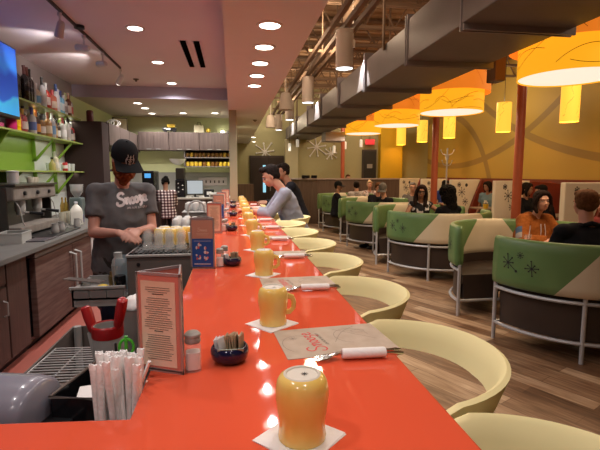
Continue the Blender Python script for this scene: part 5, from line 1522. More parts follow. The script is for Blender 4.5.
# ============================================================ people
def skin_mat(name, c): return noisecol(name, [(.3,tuple(x*.92 for x in c)),(.7,c)], nscale=12, rough=.5)
SK_FAIR = skin_mat('skin_fair', (.56,.30,.21)); SK_PINK = skin_mat('skin_pink', (.55,.27,.20)); SK_TAN = skin_mat('skin_tan', (.36,.18,.11)); SK_BRN = skin_mat('skin_brown', (.26,.12,.07))
eye_w = mat('eye_white', (.36,.32,.30), .4); eye_d = mat('eye_dark', (.02,.012,.01), .2); lip_m = mat('lip', (.35,.10,.08), .5)
def seg(mb, pts, radii, flat=1.0, n=12, up=None):
    """rounded limb: tube with ball ends"""
    mb.tube(pts, radii, n, flat=flat, up=up)
    if flat == 1.0:
        for p, r in ((pts[0], radii[0]), (pts[-1], radii[-1])): mb.ell(p, (r,r,r), None, n, 8)
def ik(a, b, l1, l2, pole):
    a, b, pole = V(a), V(b), V(pole); d = b-a; L = min(d.length, (l1+l2)*.998); d.normalize()
    x = (l1*l1-l2*l2+L*L)/(2*L); h = math.sqrt(max(0, l1*l1-x*x))
    pp = pole - d*pole.dot(d); pp = pp.normalized() if pp.length > 1e-5 else V((0,0,-1))
    return a+d*x+pp*h, a+d*L
def loft(mb, rings):
    """rings: (centre, half width vector X, half depth vector Y, squareness)"""
    rs = []
    for c, X, Y in rings:
        c, X, Y = V(c), V(X), V(Y); r = []
        for k in range(24):
            a = 2*PI*k/24; ca, sa = math.cos(a), math.sin(a)
            r.append(c+X*(abs(ca)**.85*(1 if ca>0 else -1))+Y*(abs(sa)**.85*(1 if sa>0 else -1)))
        rs.append(r)
    mb.rings(rs)
def hand(mb, w, d, n, side, curl=.5, s=1.0, spread=.10):
    """w wrist, d direction of the hand, n palm normal (towards what is held), side +1 thumb on +x' """
    d = V(d).normalized(); n = V(n); n = (n-d*n.dot(d)).normalized(); x = d.cross(n).normalized()*side
    w = V(w)
    loft(mb, [(w-d*.02*s, x*.026*s, n*.020*s), (w+d*.02*s, x*.031*s, n*.018*s), (w+d*.055*s, x*.040*s, n*.016*s), (w+d*.088*s, x*.040*s, n*.013*s), (w+d*.096*s, x*.034*s, n*.009*s)])
    for i, (off, L) in enumerate(((.030,.072),(.010,.080),(-.011,.075),(-.030,.058))):
        p = w+d*.085*s+x*off*s; a = 0; dirv = (d+x*(off*spread*30)*.12).normalized()
        pts = [p-d*.012*s, p]; 
        for j, f in enumerate((.45,.30,.25)):
            a += curl*(.55 if j == 0 else .75); dd = dirv*math.cos(a)+n*math.sin(a)
            pts.append(pts[-1]+dd*L*f*s)
        r = .0088*s*(1 if i < 3 else .88)
        seg(mb, pts, [r*1.05,r*1.05,r,r*.92,r*.8], n=8)
    # thumb from the side of the palm near its base
    t0 = w+d*.025*s+x*.026*s; t1 = t0+(x*.8+d*.55+n*.35).normalized()*.036*s; t2 = t1+(d*.9+x*.15+n*.45).normalized()*.032*s; t3 = t2+(d*.85-x*.12+n*.6).normalized()*.026*s
    seg(mb, [t0,t1,t2,t3], [.014*s,.0115*s,.0100*s,.0085*s], n=8)
HEADM = {}
def head_parts(mb, M, s, fem=False, beard=False):
    def E(c, r, rot=None):
        MM = M.to_3x3(); c2 = M @ V(c)
        rr3 = rot.to_3x3() if rot else Matrix.Identity(3)
        mb.ell(c2, r, (MM @ rr3) , 24, 16)
    k = .94 if fem else 1
    E((0,-.012,.030), (.074*k,.094,.086)); E((0,.022,-.030), (.060*k,.066,.078)); E((0,.052,-.082), (.027*k,.024,.022))
    E((0,.045,-.060), (.045*k,.040,.038)); E((0,.070,.028), (.050*k,.020,.014)); E((.034*k,.060,-.024), (.020,.020,.022)); E((-.034*k,.060,-.024), (.020,.020,.022))
    P = lambda p: M @ V(p)
    mb.tube([P((0,.082,.014)),P((0,.093,-.008)),P((0,.101,-.027)),P((0,.088,-.035))],[.007*s,.0085*s,.0115*s,.009*s],10)
    for sx in (-1,1):
        E((sx*.010,.093,-.032),(.009,.008,.007)); E((sx*.074*k,-.004,-.010),(.008,.017,.029))
    E((0,.080,-.056),(.022,.010,.006)); E((0,.078,-.066),(.019,.010,.006))
def human(name, label, loc, rz, sk, hair=None, shirt=None, pants=None, cat='person', sc=1.0, seat=None, lean=0.0, leanx=0.0, turn=0.0,
          head=(0,0,0), wr=None, wl=None, er=(.35,-.3,-1), el=(-.35,-.3,-1), hd=None, vox=.010, fem=False, girth=1.0, sleeve='short',
          beard=None, hairstyle='short', cap=None, glasses=False, stance=None, hoff=(0,0,0), curl=.5, extra=None, group=None, hn=None):
    """facing +y in its own frame, origin on the floor under the hips"""
    t = empty(name, loc, rz, label, cat, group)
    g = girth; w = .93 if fem else 1.0
    hipz = (seat+.10) if seat is not None else .93
    pel = V((0,0,hipz)); up = (Matrix.Rotation(leanx,3,'Y') @ Matrix.Rotation(-lean,3,'X')) @ V((0,0,1))
    RT = Matrix.Rotation(turn,3,'Z'); X = RT @ V((1,0,0)); Y = up.cross(X).normalized(); X = Y.cross(up).normalized()
    P = lambda u, f=0, x=0: pel+up*u+Y*f+X*x
    neck = P(.50, -.01); chin = P(.56, .01)
    shr, shl = P(.445,-.01,.172*w), P(.445,-.01,-.172*w)
    hc = P(.68,.02)+V(hoff)
    Mh = Matrix.Translation(hc) @ (Matrix.Rotation(turn+head[0],4,'Z') @ Matrix.Rotation(-lean*.35+head[1],4,'X') @ Matrix.Rotation(head[2],4,'Y'))
    body = MB()
    torso = [(P(-.09,0),X*.155*g,Y*.11*g),(P(0),X*.165*g,Y*.115*g),(P(.12,.005),X*.140*g*w,Y*.105*g),(P(.25,.005),X*.150*g*w,Y*.110*g),(P(.36,.0),X*.160*w,Y*.108),(P(.44,-.01),X*.135*w,Y*.075),(P(.49,-.01),X*.065,Y*.058)]
    loft(body, torso)
    seg(body, [P(.46,-.012), P(.53,.0), hc+(Mh.to_3x3() @ V((0,-.012,-.05)))], [.060*w,.053*w,.052*w])
    for s_ in (shr, shl): body.ell(s_, (.060*w,.056,.058))
    for a, b2 in ((shr,1),(shl,-1)): seg(body, [P(.45,-.01,.05*b2), a], [.055,.052])
    head_parts(body, Mh, 1, fem)
    # arms
    arms = []
    for sgn, sh, wt, pole in ((1, shr, wr, er), (-1, shl, wl, el)):
        wt = V(wt) if wt else sh+V((sgn*.06,.12,-.46))
        e, wpt = ik(sh, wt, .285, .255, pole)
        seg(body, [sh, sh.lerp(e,.5), e], [.050*w,.044*w,.037*w]); seg(body, [e, e.lerp(wpt,.35), wpt], [.038*w,.037*w,.024*w])
        d = (wpt-e).normalized(); 
        if hd: 
            dd = V(hd[0 if sgn>0 else 1])
            d = dd.normalized()
        nn = V((hn[0] if sgn > 0 else hn[1])) if hn else V((-sgn*.7,.1,-.7))
        nn2 = (nn - d*nn.dot(d)).normalized(); side = 1 if (d.cross(nn2)).dot(V((-sgn,0,.4))) > 0 else -1
        hand(body, wpt, d, nn2, side, curl, .98*w)
        arms.append((sh, e, wpt))
    # legs
    legs = []
    for sgn in (1,-1):
        h = P(-.02,0,.09*sgn); 
        if seat is not None:
            kn = V((.13*sgn, .42, seat+.06)); an = V((.13*sgn, .40, max(.08, seat-.40)))
            if stance: kn, an = V(stance[0 if sgn>0 else 1][0]), V(stance[0 if sgn>0 else 1][1])
        else: kn = V((.11*sgn,.03,.50)); an = V((.12*sgn,-.01,.09))
        seg(body, [h, h.lerp(kn,.5), kn], [.082,.070,.056]); seg(body, [kn, kn.lerp(an,.3), an], [.054,.056,.038])
        body.ell(an+V((0,.07,-.045)), (.042,.12,.035)); legs.append((h,kn,an))
    bo = body.build('body', sk, t); remesh(bo, vox, 2)
    # eyes, brows, mouth
    H = lambda p: Mh @ V(p)
    ey = MB()
    for sx in (-1,1):
        ey.mi = 0; ey.ell(H((sx*.030,.078,.004)), (.0120,.006,.0050), Mh.to_3x3(), 12, 8)
    eo = ey.build('eyes', [eye_w], t, True)
    ir = MB()
    for sx in (-1,1): ir.ell(H((sx*.030,.0845,.003)), (.0055,.003,.0050), Mh.to_3x3(), 10, 6)
    ir.build('irises', eye_d, eo, True)
    hairm = hair or mat('hair_dark', (.015,.010,.008), .6)
    br = MB()
    for sx in (-1,1): br.tube([H((sx*.012,.089,.019)),H((sx*.030,.088,.025)),H((sx*.047,.076,.019))],[.0025,.0035,.002],6)
    br.build('eyebrows', hairm, t, True)
    lp = MB(); lp.tube([H((-.021,.083,-.061)),H((0,.0935,-.059)),H((.021,.083,-.061))],[.002,.005,.002],8); lp.build('lips', lip_m, t, True)
    # clothes
    if pants:
        mb = MB()
        loft(mb, [(P(-.12,0),X*.165*g,Y*.12*g),(P(0),X*.176*g,Y*.127*g),(P(.07,0),X*.160*g,Y*.120*g)])
        for h,kn,an in legs:
            seg(mb, [h, h.lerp(kn,.5), kn], [.098,.084,.070]); seg(mb, [kn, an+V((0,0,.02))], [.070,.056])
        remesh(mb.build('trousers', pants, t), .012, 2, (.004, 9))
        sh_ = MB()
        for h,kn,an in legs: sh_.ell(an+V((0,.07,-.042)), (.050,.135,.042))
        sh_.build('shoes', black, t, True)
    if shirt:
        mb = MB(); e_ = .016 if sleeve != 'hood' else .035
        hem = -.13 if seat is None else -.07
        loft(mb, [(P(hem,0),X*(.165*g+e_+.006),Y*(.12*g+e_+.005)),(P(0),X*(.165*g+e_),Y*(.118*g+e_)),(P(.12,.005),X*(.145*g*w+e_),Y*(.112*g+e_)),(P(.25,.005),X*(.155*g*w+e_),Y*(.114*g+e_)),
                  (P(.36),X*(.162*w+e_),Y*(.110+e_)),(P(.44,-.01),X*(.135*w+e_),Y*(.078+e_)),(P(.482,-.012),X*(.075+e_*.6),Y*(.062+e_*.6))])
        for i, (sh, e, wp) in enumerate(arms):
            mb.ell(sh, (.060*w+e_*.8,)*3); seg(mb, [P(.45,-.012,.05*(1 if i==0 else -1)), sh], [.055+e_*.7,.055+e_*.7])
            if sleeve == 'short':
                m2 = sh.lerp(e,.62); mb.tube([sh, sh.lerp(e,.4), m2, m2+(e-sh).normalized()*.002],[.052*w+e_,.050*w+e_,.050*w+e_,.044*w],14)
            elif sleeve == 'none': pass
            else:
                k2 = .86 if sleeve == 'rolled' else 1.0
                seg(mb, [sh, sh.lerp(e,.5), e], [.050*w+e_,.046*w+e_,.041*w+e_]); end = e.lerp(wp,k2 if sleeve!='rolled' else .55)
                mb.tube([e, e.lerp(end,.5), end, end+(wp-e).normalized()*.003],[.041*w+e_,.040*w+e_*.9,.034*w+e_*.7,.026*w],14)
        if sleeve == 'hood':
            for k in range(9):
                a = PI*k/8; mb.ell(P(.475+.03*math.sin(a)*0,-.075*math.sin(a)+.02,.10*math.cos(a)),(.045,.04,.04),None,12,8)
            mb.ell(P(.44,-.125,0),(.09,.05,.08))
        so = mb.build('shirt', shirt, t); remesh(so, .010 if vox < .009 else .013, 2, (.004, 11))
        if sleeve in ('long','rolled'):
            cl = MB()
            for sx in (-1,1): cl.tube([P(.497,-.068,sx*.02), P(.50,-.03,sx*.066), P(.487,.035,sx*.058), P(.44,.088,sx*.018)],[.014,.017,.017,.008],8,flat=.45)
            cl.build('collar', shirt, t, True)
    # hair
    if hairstyle:
        mb = MB(); 
        def E(c, r): mb.ell(H(c), r, Mh.to_3x3(), 24, 16)
        k = .95 if fem else 1
        if cap: E((0,-.040,.010),(.078,.080,.045)); E((0,-.052,-.02),(.060,.050,.05))
        elif hairstyle == 'short':
            E((0,-.026,.046),(.079*k,.094,.082)); E((0,.030,.090),(.060,.055,.034)); E((.045,-.03,.01),(.036,.065,.06)); E((-.045,-.03,.01),(.036,.065,.06)); E((0,-.055,-.01),(.06,.052,.06))
        elif hairstyle == 'quiff':
            E((0,-.028,.050),(.080,.094,.084)); E((0,.040,.098),(.062,.052,.036)); E((0,.055,.108),(.050,.042,.028)); E((0,-.060,-.01),(.06,.05,.055)); E((.050,-.03,.01),(.030,.055,.05)); E((-.050,-.03,.01),(.030,.055,.05))
        elif hairstyle == 'bob':
            E((0,-.024,.048),(.086,.098,.084)); E((0,.030,.094),(.068,.055,.032))
            for sx in (-1,1):
                seg(mb, [H((sx*.070,.0,.06)),H((sx*.086,.01,-.01)),H((sx*.088,.012,-.07)),H((sx*.074,.03,-.12))],[.024,.026,.030,.020])
                seg(mb, [H((sx*.045,.062,.085)),H((sx*.076,.045,.04)),H((sx*.086,.03,-.02))],[.016,.018,.018])
            E((0,-.065,-.04),(.080,.045,.085))
        elif hairstyle == 'long':
            E((0,-.024,.048),(.088,.100,.086)); E((0,.030,.094),(.066,.052,.032)); E((0,-.065,-.05),(.085,.050,.11))
            for sx in (-1,1):
                seg(mb, [H((sx*.070,.0,.06)),H((sx*.088,.0,-.03)),H((sx*.095,.0,-.12)),H((sx*.085,.02,-.22)),H((sx*.07,.03,-.29))],[.026,.030,.034,.034,.018])
                seg(mb, [H((sx*.030,.070,.095)),H((sx*.070,.055,.04)),H((sx*.086,.035,-.03))],[.014,.018,.018])
            seg(mb, [H((0,-.08,0)),H((0,-.09,-.12)),H((0,-.085,-.26))],[.07,.075,.05])
        elif hairstyle == 'afro':
            E((0,-.02,.05),(.130,.120,.105)); E((.08,-.03,-.04),(.060,.075,.10)); E((-.08,-.03,-.04),(.060,.075,.10)); E((0,-.06,-.07),(.11,.08,.12)); E((0,-.07,-.18),(.10,.07,.09))
        elif hairstyle == 'bun':
            E((0,-.026,.046),(.079,.094,.082)); E((0,.025,.088),(.062,.055,.032)); E((0,-.09,.10),(.042,.04,.04))
            for sx in (-1,1): E((sx*.055,-.03,.0),(.028,.055,.05))
        if beard is not None: pass
        ho = mb.build('hair', hairm, t); remesh(ho, .007, 1, (.002 if hairstyle != 'afro' else .010, 38))
    if beard:
        mb = MB()
        def E(c, r): mb.ell(H(c), r, Mh.to_3x3(), 20, 12)
        E((0,.050,-.100),(.046,.044,.050)); E((0,.045,-.135),(.034,.032,.040))
        for sx in (-1,1):
            seg(mb, [H((sx*.070,.008,-.020)),H((sx*.064,.030,-.060)),H((sx*.040,.055,-.090))],[.012,.020,.026])
            seg(mb, [H((sx*.003,.096,-.047)),H((sx*.026,.080,-.060)),H((sx*.034,.070,-.08))],[.007,.009,.012])
        remesh(mb.build('beard', beard, t), .006, 1, (.004, 45))
    if cap:
        cm_, logo, tilt = cap
        MC = Mh @ Matrix.Rotation(tilt,4,'X')
        prof = [(.094,.018),(.097,.045),(.092,.080),(.072,.115),(.040,.135),(.012,.140),(.001,.141)]
        mb = MB(); rs = []
        for r, z in prof: rs.append([MC @ V((r*.90*math.cos(a), r*1.10*math.sin(a)-.012, z)) for a in [2*PI*i/32 for i in range(32)]])
        mb.rings(rs, True, False, True); co = mb.build('cap_crown', cm_, t, True)
        mb = MB(); outer, inner = [], []
        for i in range(17):
            a = R(20)+R(140)*i/16
            p = V((.088*math.cos(a), .100*math.sin(a)-.012, .026)); q2 = V((.100*math.cos(a), .100+.080*math.sin(a), .018-.020*abs(math.cos(a))**1.5))
            inner.append(p); outer.append(q2)
        vs = [MC @ p for p in inner+outer]+[MC @ (p-V((0,0,.005))) for p in inner+outer]; n = 17; f = []
        for i in range(16): f += [(i,i+1,n+i+1,n+i),(2*n+i,3*n+i,3*n+i+1,2*n+i+1),(n+i,n+i+1,3*n+i+1,3*n+i)]
        mb.add(vs, f); mb.build('cap_brim', cm_, co, True)
        MB().ell(MC @ V((0,-.012,.142)), (.008,.008,.004)).build('cap_button', cm_, co, True)
        if logo: logo(MC, co)
    if glasses:
        mb = MB()
        for sx in (-1,1):
            mb.tube([H((sx*.032+.023*math.cos(a), .100-.006*abs(math.cos(a)), .002+.017*math.sin(a))) for a in [2*PI*i/20 for i in range(20)]], .0026, 6, closed=True)
            mb.tube([H((sx*.055,.095,.006)),H((sx*.076,.05,.008)),H((sx*.080,-.01,.002))],.0022,6)
        mb.tube([H((-.009,.101,.004)),H((.009,.101,.004))],.0024,6)
        mb.build('glasses', black, t, True)
    if extra: extra(t, dict(P=P, H=H, X=X, Y=Y, up=up, Mh=Mh, arms=arms, pel=pel))
    return t
def shirt_logo(mesh_obj, f0, dirv):
    bm = bmesh.new(); bm.from_mesh(mesh_obj.data); tree = BVHTree.FromBMesh(bm); bm.free()
    def f(v):
        o = f0(v); h = tree.ray_cast(o-dirv*.4*-1, -dirv)
        p = h[0] if h[0] else o
        return p+dirv*.0035
    return Fn(f)
def find(t, n): return [c for c in children(t) if c.name.split('.')[0] == n][0]

# ---- bartender
grey_tee = noisecol('charcoal_tee', [(.3,(.105,.102,.104)),(.7,(.14,.137,.14))], nscale=14, rough=.85)
apron_m = mat('dark_apron', (.055,.050,.046), .8)
red_hair = noisecol('red_beard', [(.3,(.13,.035,.012)),(.7,(.24,.075,.03))], nscale=60, rough=.7)
capblk = mat('cap_black', (.012,.012,.013), .8); cream_ink = mat('cream_print', (.68,.62,.62), .7)
def cap_logo(MC, co):
    mb = MB()
    def f(v):
        a = PI/2 - v.x/.095; zz = v.y
        k = .097-.25*max(0, zz-.05)**1.0*.4
        return MC @ V((k*.915*math.cos(a), k*1.12*math.sin(a)-.012+.002, zz))
    F2 = Fn(f)
    for s in ([(-.022,.030),(-.030,.060),(-.018,.085)],[(.022,.030),(.030,.060),(.018,.085)],[(-.018,.085),(-.022,.10)],[(.018,.085),(.022,.10)],[(-.012,.035),(0,.028),(.012,.035)],
              [(-.012,.055),(0,.045),(.012,.055)],[(-.010,.070),(0,.062),(.010,.070)],[(0,.030),(0,.095)],[(-.03,.060),(-.014,.066)],[(.03,.060),(.014,.066)],[(-.006,.08),(.0,.088),(.006,.08)]):
        ink(mb, s, .0065, F2)
    mb.build('grey_emblem', mat('emblem_grey', (.40,.38,.36), .7), co)
def bart_extra(t, d):
    so = find(t, 'shirt'); Y, up, X, P = d['Y'], d['up'], d['X'], d['P']
    f0 = lambda v: P(.412,.20,-.045)-X*(v.x)+up*(v.y)
    M_ = shirt_logo(so, f0, Y)
    mb = MB(); S = .076
    for s in SNOOZE: ink(mb, [((x-1.35)*S*-1*-1, (y-.3)*S+(x-1.35)*S*.14) for x, y in s], .0175, M_)
    tm = text_mesh('AN A.M. EATERY', .020); tm.v = [M_ @ V((v.x+.03, v.y-.052, 0)) for v in tm.v]; mb.join(tm)
    mb.build('shirt_script', cream_ink, so)
    ap = MB(); loft(ap, [(P(-.42,.03),X*.19,Y*.145),(P(-.2,.01),X*.205,Y*.155),(P(-.05,.005),X*.208,Y*.158),(P(.02,.005),X*.200,Y*.150)])
    remesh(ap.build('waist_apron', apron_m, t), .012, 2, (.005,8))
q = U(117,168,'y',3.42)
bart = human('person', 'bearded bartender in a black cap and grey tee looking down at his hands', (-.835, 3.55, 0), R(180+26), SK_PINK, hair=red_hair, shirt=grey_tee, pants=mat('navy_jeans',(.02,.025,.05),.8),
      sc=1, lean=R(9), head=(R(6),R(-27),0), girth=1.18, vox=.0065, beard=red_hair, hairstyle='short', cap=(capblk, cap_logo, R(-4)), hoff=(0,.045,0),
      wr=(.10,.37,1.115), wl=(-.03,.36,1.12), er=(.45,-.3,-.9), el=(-.45,-.3,-.9), hd=((-.65,.55,-.25),(.60,.55,-.15)), hn=((-.2,-.4,-.8),(.2,-.5,-.6)), curl=.45, extra=bart_extra)
bart.scale = (1.02,1.02,1.025)

# ---- woman in the plaid shirt at the back counter
m = mat('plaid', (.5,.45,.42), .8); nt = m.node_tree; b = nt.nodes['Principled BSDF']
tc = nt.nodes.new('ShaderNodeTexCoord'); sp3 = nt.nodes.new('ShaderNodeSeparateXYZ'); nt.links.new(tc.outputs['Object'], sp3.inputs[0])
acc = None
for ax in ('X','Z'):
    mu = nt.nodes.new('ShaderNodeMath'); mu.operation='MULTIPLY'; mu.inputs[1].default_value = 100; nt.links.new(sp3.outputs[ax], mu.inputs[0])
    si = nt.nodes.new('ShaderNodeMath'); si.operation='SINE'; nt.links.new(mu.outputs[0], si.inputs[0])
    gt = nt.nodes.new('ShaderNodeMath'); gt.operation='GREATER_THAN'; gt.inputs[1].default_value = .0; nt.links.new(si.outputs[0], gt.inputs[0])
    if acc is None: acc = gt.outputs[0]
    else:
        ad = nt.nodes.new('ShaderNodeMath'); ad.operation='ADD'; nt.links.new(acc, ad.inputs[0]); nt.links.new(gt.outputs[0], ad.inputs[1])
        hf = nt.nodes.new('ShaderNodeMath'); hf.operation='MULTIPLY'; hf.inputs[1].default_value=.5; nt.links.new(ad.outputs[0], hf.inputs[0]); acc = hf.outputs[0]
nt.links.new(ramp(nt, acc, [(.0,(.70,.64,.62)),(.45,(.22,.12,.12)),(1.0,(.04,.025,.03))]), b.inputs['Base Color'])
pl_woman = human('person', 'worker in a plaid shirt standing with their back to us at the kitchen counter', (U(164,180,'y',8.75).x, 8.95, 0), R(14), SK_TAN, hair=mat('hair_black',(.010,.008,.007),.6), shirt=m, pants=black,
      lean=R(6), head=(R(10),R(-14),0), vox=.011, fem=True, sleeve='rolled', hairstyle='bun', wr=(.14,.40,1.12), wl=(-.16,.38,1.12), girth=1.15)
pl_woman.scale = (.93,.93,.855)

# ---- man in the grey shirt at the counter
lgrey = noisecol('pale_grey_shirt', [(.3,(.24,.25,.31)),(.7,(.31,.32,.39))], nscale=8, rough=.8)
def man_extra(t, d):
    e, w = d['arms'][0][1], d['arms'][0][2]
    for (sh, e, w) in d['arms'][1:]:
        mb = MB(); p = e.lerp(w,.90); dd = (w-e).normalized(); mb.tube([p-dd*.010, p+dd*.010], .034, 16); mb.build('wrist_watch', black, t, True)
man = human('person', 'dark haired man in a pale grey shirt hunched over the orange counter', (.74, 5.16, .0), R(90), SK_FAIR, hair=mat('hair_brownblack',(.014,.010,.009),.55), shirt=lgrey, pants=mat('dark_jeans',(.03,.035,.05),.8),
      seat=.80, lean=R(22), head=(R(0),R(-16),0), hoff=(0,.03,-.01), sleeve='rolled', hairstyle='quiff', vox=.008,
      wr=(.10,.54,1.14), wl=(-.10,.56,1.14), er=(.5,-.2,-.9), el=(-.5,-.2,-.9), hd=((-.5,.8,.0),(.5,.8,.0)), hn=((0,0,-1),(0,0,-1)), curl=.6, extra=man_extra,
      stance=(((.14,.36,.76),(.12,.30,.38)),((-.14,.36,.76),(-.12,.30,.38))))
far_man = human('person', 'dark haired person in black beyond the man in the grey shirt at the counter', (.98, 6.55, 0), R(90), SK_TAN, hair=mat('hair_dark',(.015,.010,.008),.6), shirt=mat('black_top',(.012,.012,.016),.8), pants=black,
      seat=.84, lean=R(20), head=(R(20),R(-4),0), sleeve='long', hairstyle='short', wr=(.10,.50,1.125), wl=(-.10,.48,1.125), vox=.012,
      stance=(((.14,.36,.76),(.12,.30,.38)),((-.14,.36,.76),(-.12,.30,.38))))

# ---- people in the booths
S0 = .45
# woman in the orange hoodie
ohood = noisecol('rust_fleece', [(.3,(.23,.065,.014)),(.7,(.33,.105,.024))], nscale=40, rough=.95, bump=.4)
def hoodie_extra(t, d):
    sh, e, w = d['arms'][0]
    p0, p1 = sh.lerp(e,.45), sh.lerp(e,.98)
    ax = (p1-p0); L = ax.length; u = ax.normalized(); c = MB()
    so = find(t,'shirt'); bm = bmesh.new(); bm.from_mesh(so.data); tree = BVHTree.FromBMesh(bm); bm.free()
    def patch(a0, a1, s0, s1, mt, nm_):
        mb = MB(); n1, n2 = 10, 10; ref = V((1,0,0)); ref = (ref-u*ref.dot(u)).normalized(); r2 = u.cross(ref); vs = []
        for i in range(n1+1):
            for j in range(n2+1):
                a = a0+(a1-a0)*j/n2; dv = ref*math.cos(a)+r2*math.sin(a); o = p0+u*(s0+(s1-s0)*i/n1)*L
                h = tree.ray_cast(o+dv*.3, -dv); p = (h[0] if h[0] else o+dv*.06)+dv*.003; vs.append(p)
        mb.add(vs, [(i*(n2+1)+j, i*(n2+1)+j+1, (i+1)*(n2+1)+j+1, (i+1)*(n2+1)+j) for i in range(n1) for j in range(n2)])
        mb.build(nm_, mt, so, True)
    patch(-.9,1.3,0,.52,mat('blue_patch',(.06,.11,.20),.8),'blue_sleeve_patch'); patch(-.9,1.3,.5,1.0,mat('grey_patch',(.30,.26,.24),.8),'grey_sleeve_patch')
    P = d['P']; mb = MB()
    for sx in (-1,1): mb.tube([P(.44,.125,sx*.025),P(.36,.155,sx*.03),P(.25,.17,sx*.034)],.005,6)
    mb.build('hood_cords', cream_ink, so, True)
q = U(537,203,'y',4.82)
hood = human('person', 'dark haired woman in a rust orange hooded fleece facing us in the nearest booth', (q.x+.01, 4.93, 0), R(184), SK_FAIR, hair=mat('hair_darkbrown',(.018,.010,.008),.5), shirt=ohood, pants=black, cat='person',
      seat=S0, lean=R(10), head=(R(-16),R(3),R(3)), girth=1.3, fem=True, sleeve='hood', hairstyle='bob', vox=.007, wr=(.12,.42,.80), wl=(-.12,.42,.80), er=(.8,-.3,-.7), el=(-.8,-.3,-.7), hoff=(.0,.03,.01), extra=hoodie_extra)
# man in black with his back to us
blackj = mat('black_jacket', (.010,.010,.014), .75); auburn = noisecol('auburn_hair', [(.3,(.085,.035,.015)),(.7,(.15,.065,.030))], nscale=50, rough=.6)
q = U(582,204,'y',3.62)
def jacket_extra(t, d):
    P = d['P']; mb = MB()
    mb.tube([P(.50+.0,-.075,-.05),P(.515,-.085,0),P(.50,-.075,.05),P(.485,-.02,.085)],[.018,.02,.02,.014],10); mb.tube([P(.50,-.075,-.05),P(.485,-.02,-.085)],[.018,.014],10)
    mb.build('jacket_collar', blackj, t, True)
jack = human('person', 'auburn haired man in a black jacket with his back to us in the nearest booth', (q.x, 3.52, 0), R(-12), SK_PINK, hair=auburn, shirt=blackj, pants=black,
      seat=S0, lean=R(5), head=(R(2),R(-4),0), sleeve='long', hairstyle='short', vox=.008, girth=1.3, wr=(.12,.42,.80), wl=(-.12,.42,.80), extra=jacket_extra)
jack.scale = (1.14,1.14,1.04)
# person at the right edge
q = U(606,214,'y',4.30)
human('person', 'person in dark red partly cut off by the right edge of the photo', (q.x+.10, 4.30, 0), R(95), SK_PINK, hair=auburn, shirt=mat('dark_red_top',(.16,.03,.03),.8), pants=black,
      seat=S0, lean=R(8), head=(R(0),R(-4),0), sleeve='long', hairstyle='short', vox=.010, wr=(.12,.42,.80), wl=(-.12,.42,.80))
# woman with glasses
m = mat('black_floral', (.015,.013,.015), .8); nt = m.node_tree; b = nt.nodes['Principled BSDF']
n = nt.nodes.new('ShaderNodeTexNoise'); n.inputs['Scale'].default_value = 11; n.inputs['Detail'].default_value = 1.5; nt.links.new(mapped(nt), n.inputs['Vector'])
nt.links.new(ramp(nt, n.outputs['Fac'], [(.0,(.012,.012,.014)),(.565,(.012,.012,.014)),(.60,(.42,.40,.42)),(.75,(.45,.42,.42))]), b.inputs['Base Color'])
q = U(422,191,'y',7.62)
human('person', 'woman with glasses and a black floral top smiling in the second booth', (q.x, 7.70, 0), R(180-8), SK_BRN, hair=mat('hair_darkbrown',(.018,.010,.008),.5), shirt=m, pants=black,
      seat=S0, lean=R(6), head=(R(-14),R(0),R(-6)), fem=True, sleeve='none', hairstyle='long', glasses=True, vox=.008, wr=(.16,.40,.80), wl=(-.30,.34,.98), er=(.9,-.2,-.6), el=(-.8,0,-.8))
q = U(451,193,'y',6.42)
human('person', 'person with big black curly hair seen from behind in the second booth', (q.x, 6.42, 0), R(15), SK_BRN, hair=mat('hair_black',(.010,.008,.007),.6), shirt=mat('black_top',(.012,.012,.016),.8), pants=black,
      seat=S0, lean=R(6), head=(R(20),R(-5),0), fem=True, sleeve='long', hairstyle='afro', vox=.010, wr=(.12,.40,.80), wl=(-.12,.40,.80))
# third booth
gcap = mat('cap_grey', (.16,.15,.14), .8)
q = U(389,184,'y',9.0)
human('person', 'man in a grey cap and black shirt in the third booth', (q.x, 9.12, 0), R(180-70), SK_FAIR, shirt=mat('black_top',(.012,.012,.016),.8), pants=black,
      seat=S0, lean=R(8), head=(R(40),R(-14),0), hairstyle='short', cap=(gcap, None, R(-3)), vox=.011, wr=(.12,.40,.80), wl=(-.12,.40,.80))
q = U(377,180,'y',10.35)
human('person', 'brown haired person in black leaning beside the man in the grey cap', (q.x, 10.35, 0), R(180), SK_PINK, hair=auburn, shirt=mat('black_top',(.012,.012,.016),.8), pants=black,
      seat=S0, lean=R(10), head=(R(10),R(-10),0), hairstyle='short', vox=.012, wr=(.12,.40,.80), wl=(-.12,.40,.80))
q = U(413.5,184,'y',10.1)
human('person', 'grey haired person with glasses behind the second booth', (q.x, 10.15, 0), R(180-20), SK_FAIR, hair=mat('hair_grey',(.20,.18,.17),.7), shirt=mat('grey_top',(.12,.11,.11),.8), pants=black,
      seat=S0, lean=R(4), head=(R(0),R(0),0), glasses=True, hairstyle='short', vox=.012, wr=(.12,.40,.80), wl=(-.12,.40,.80))
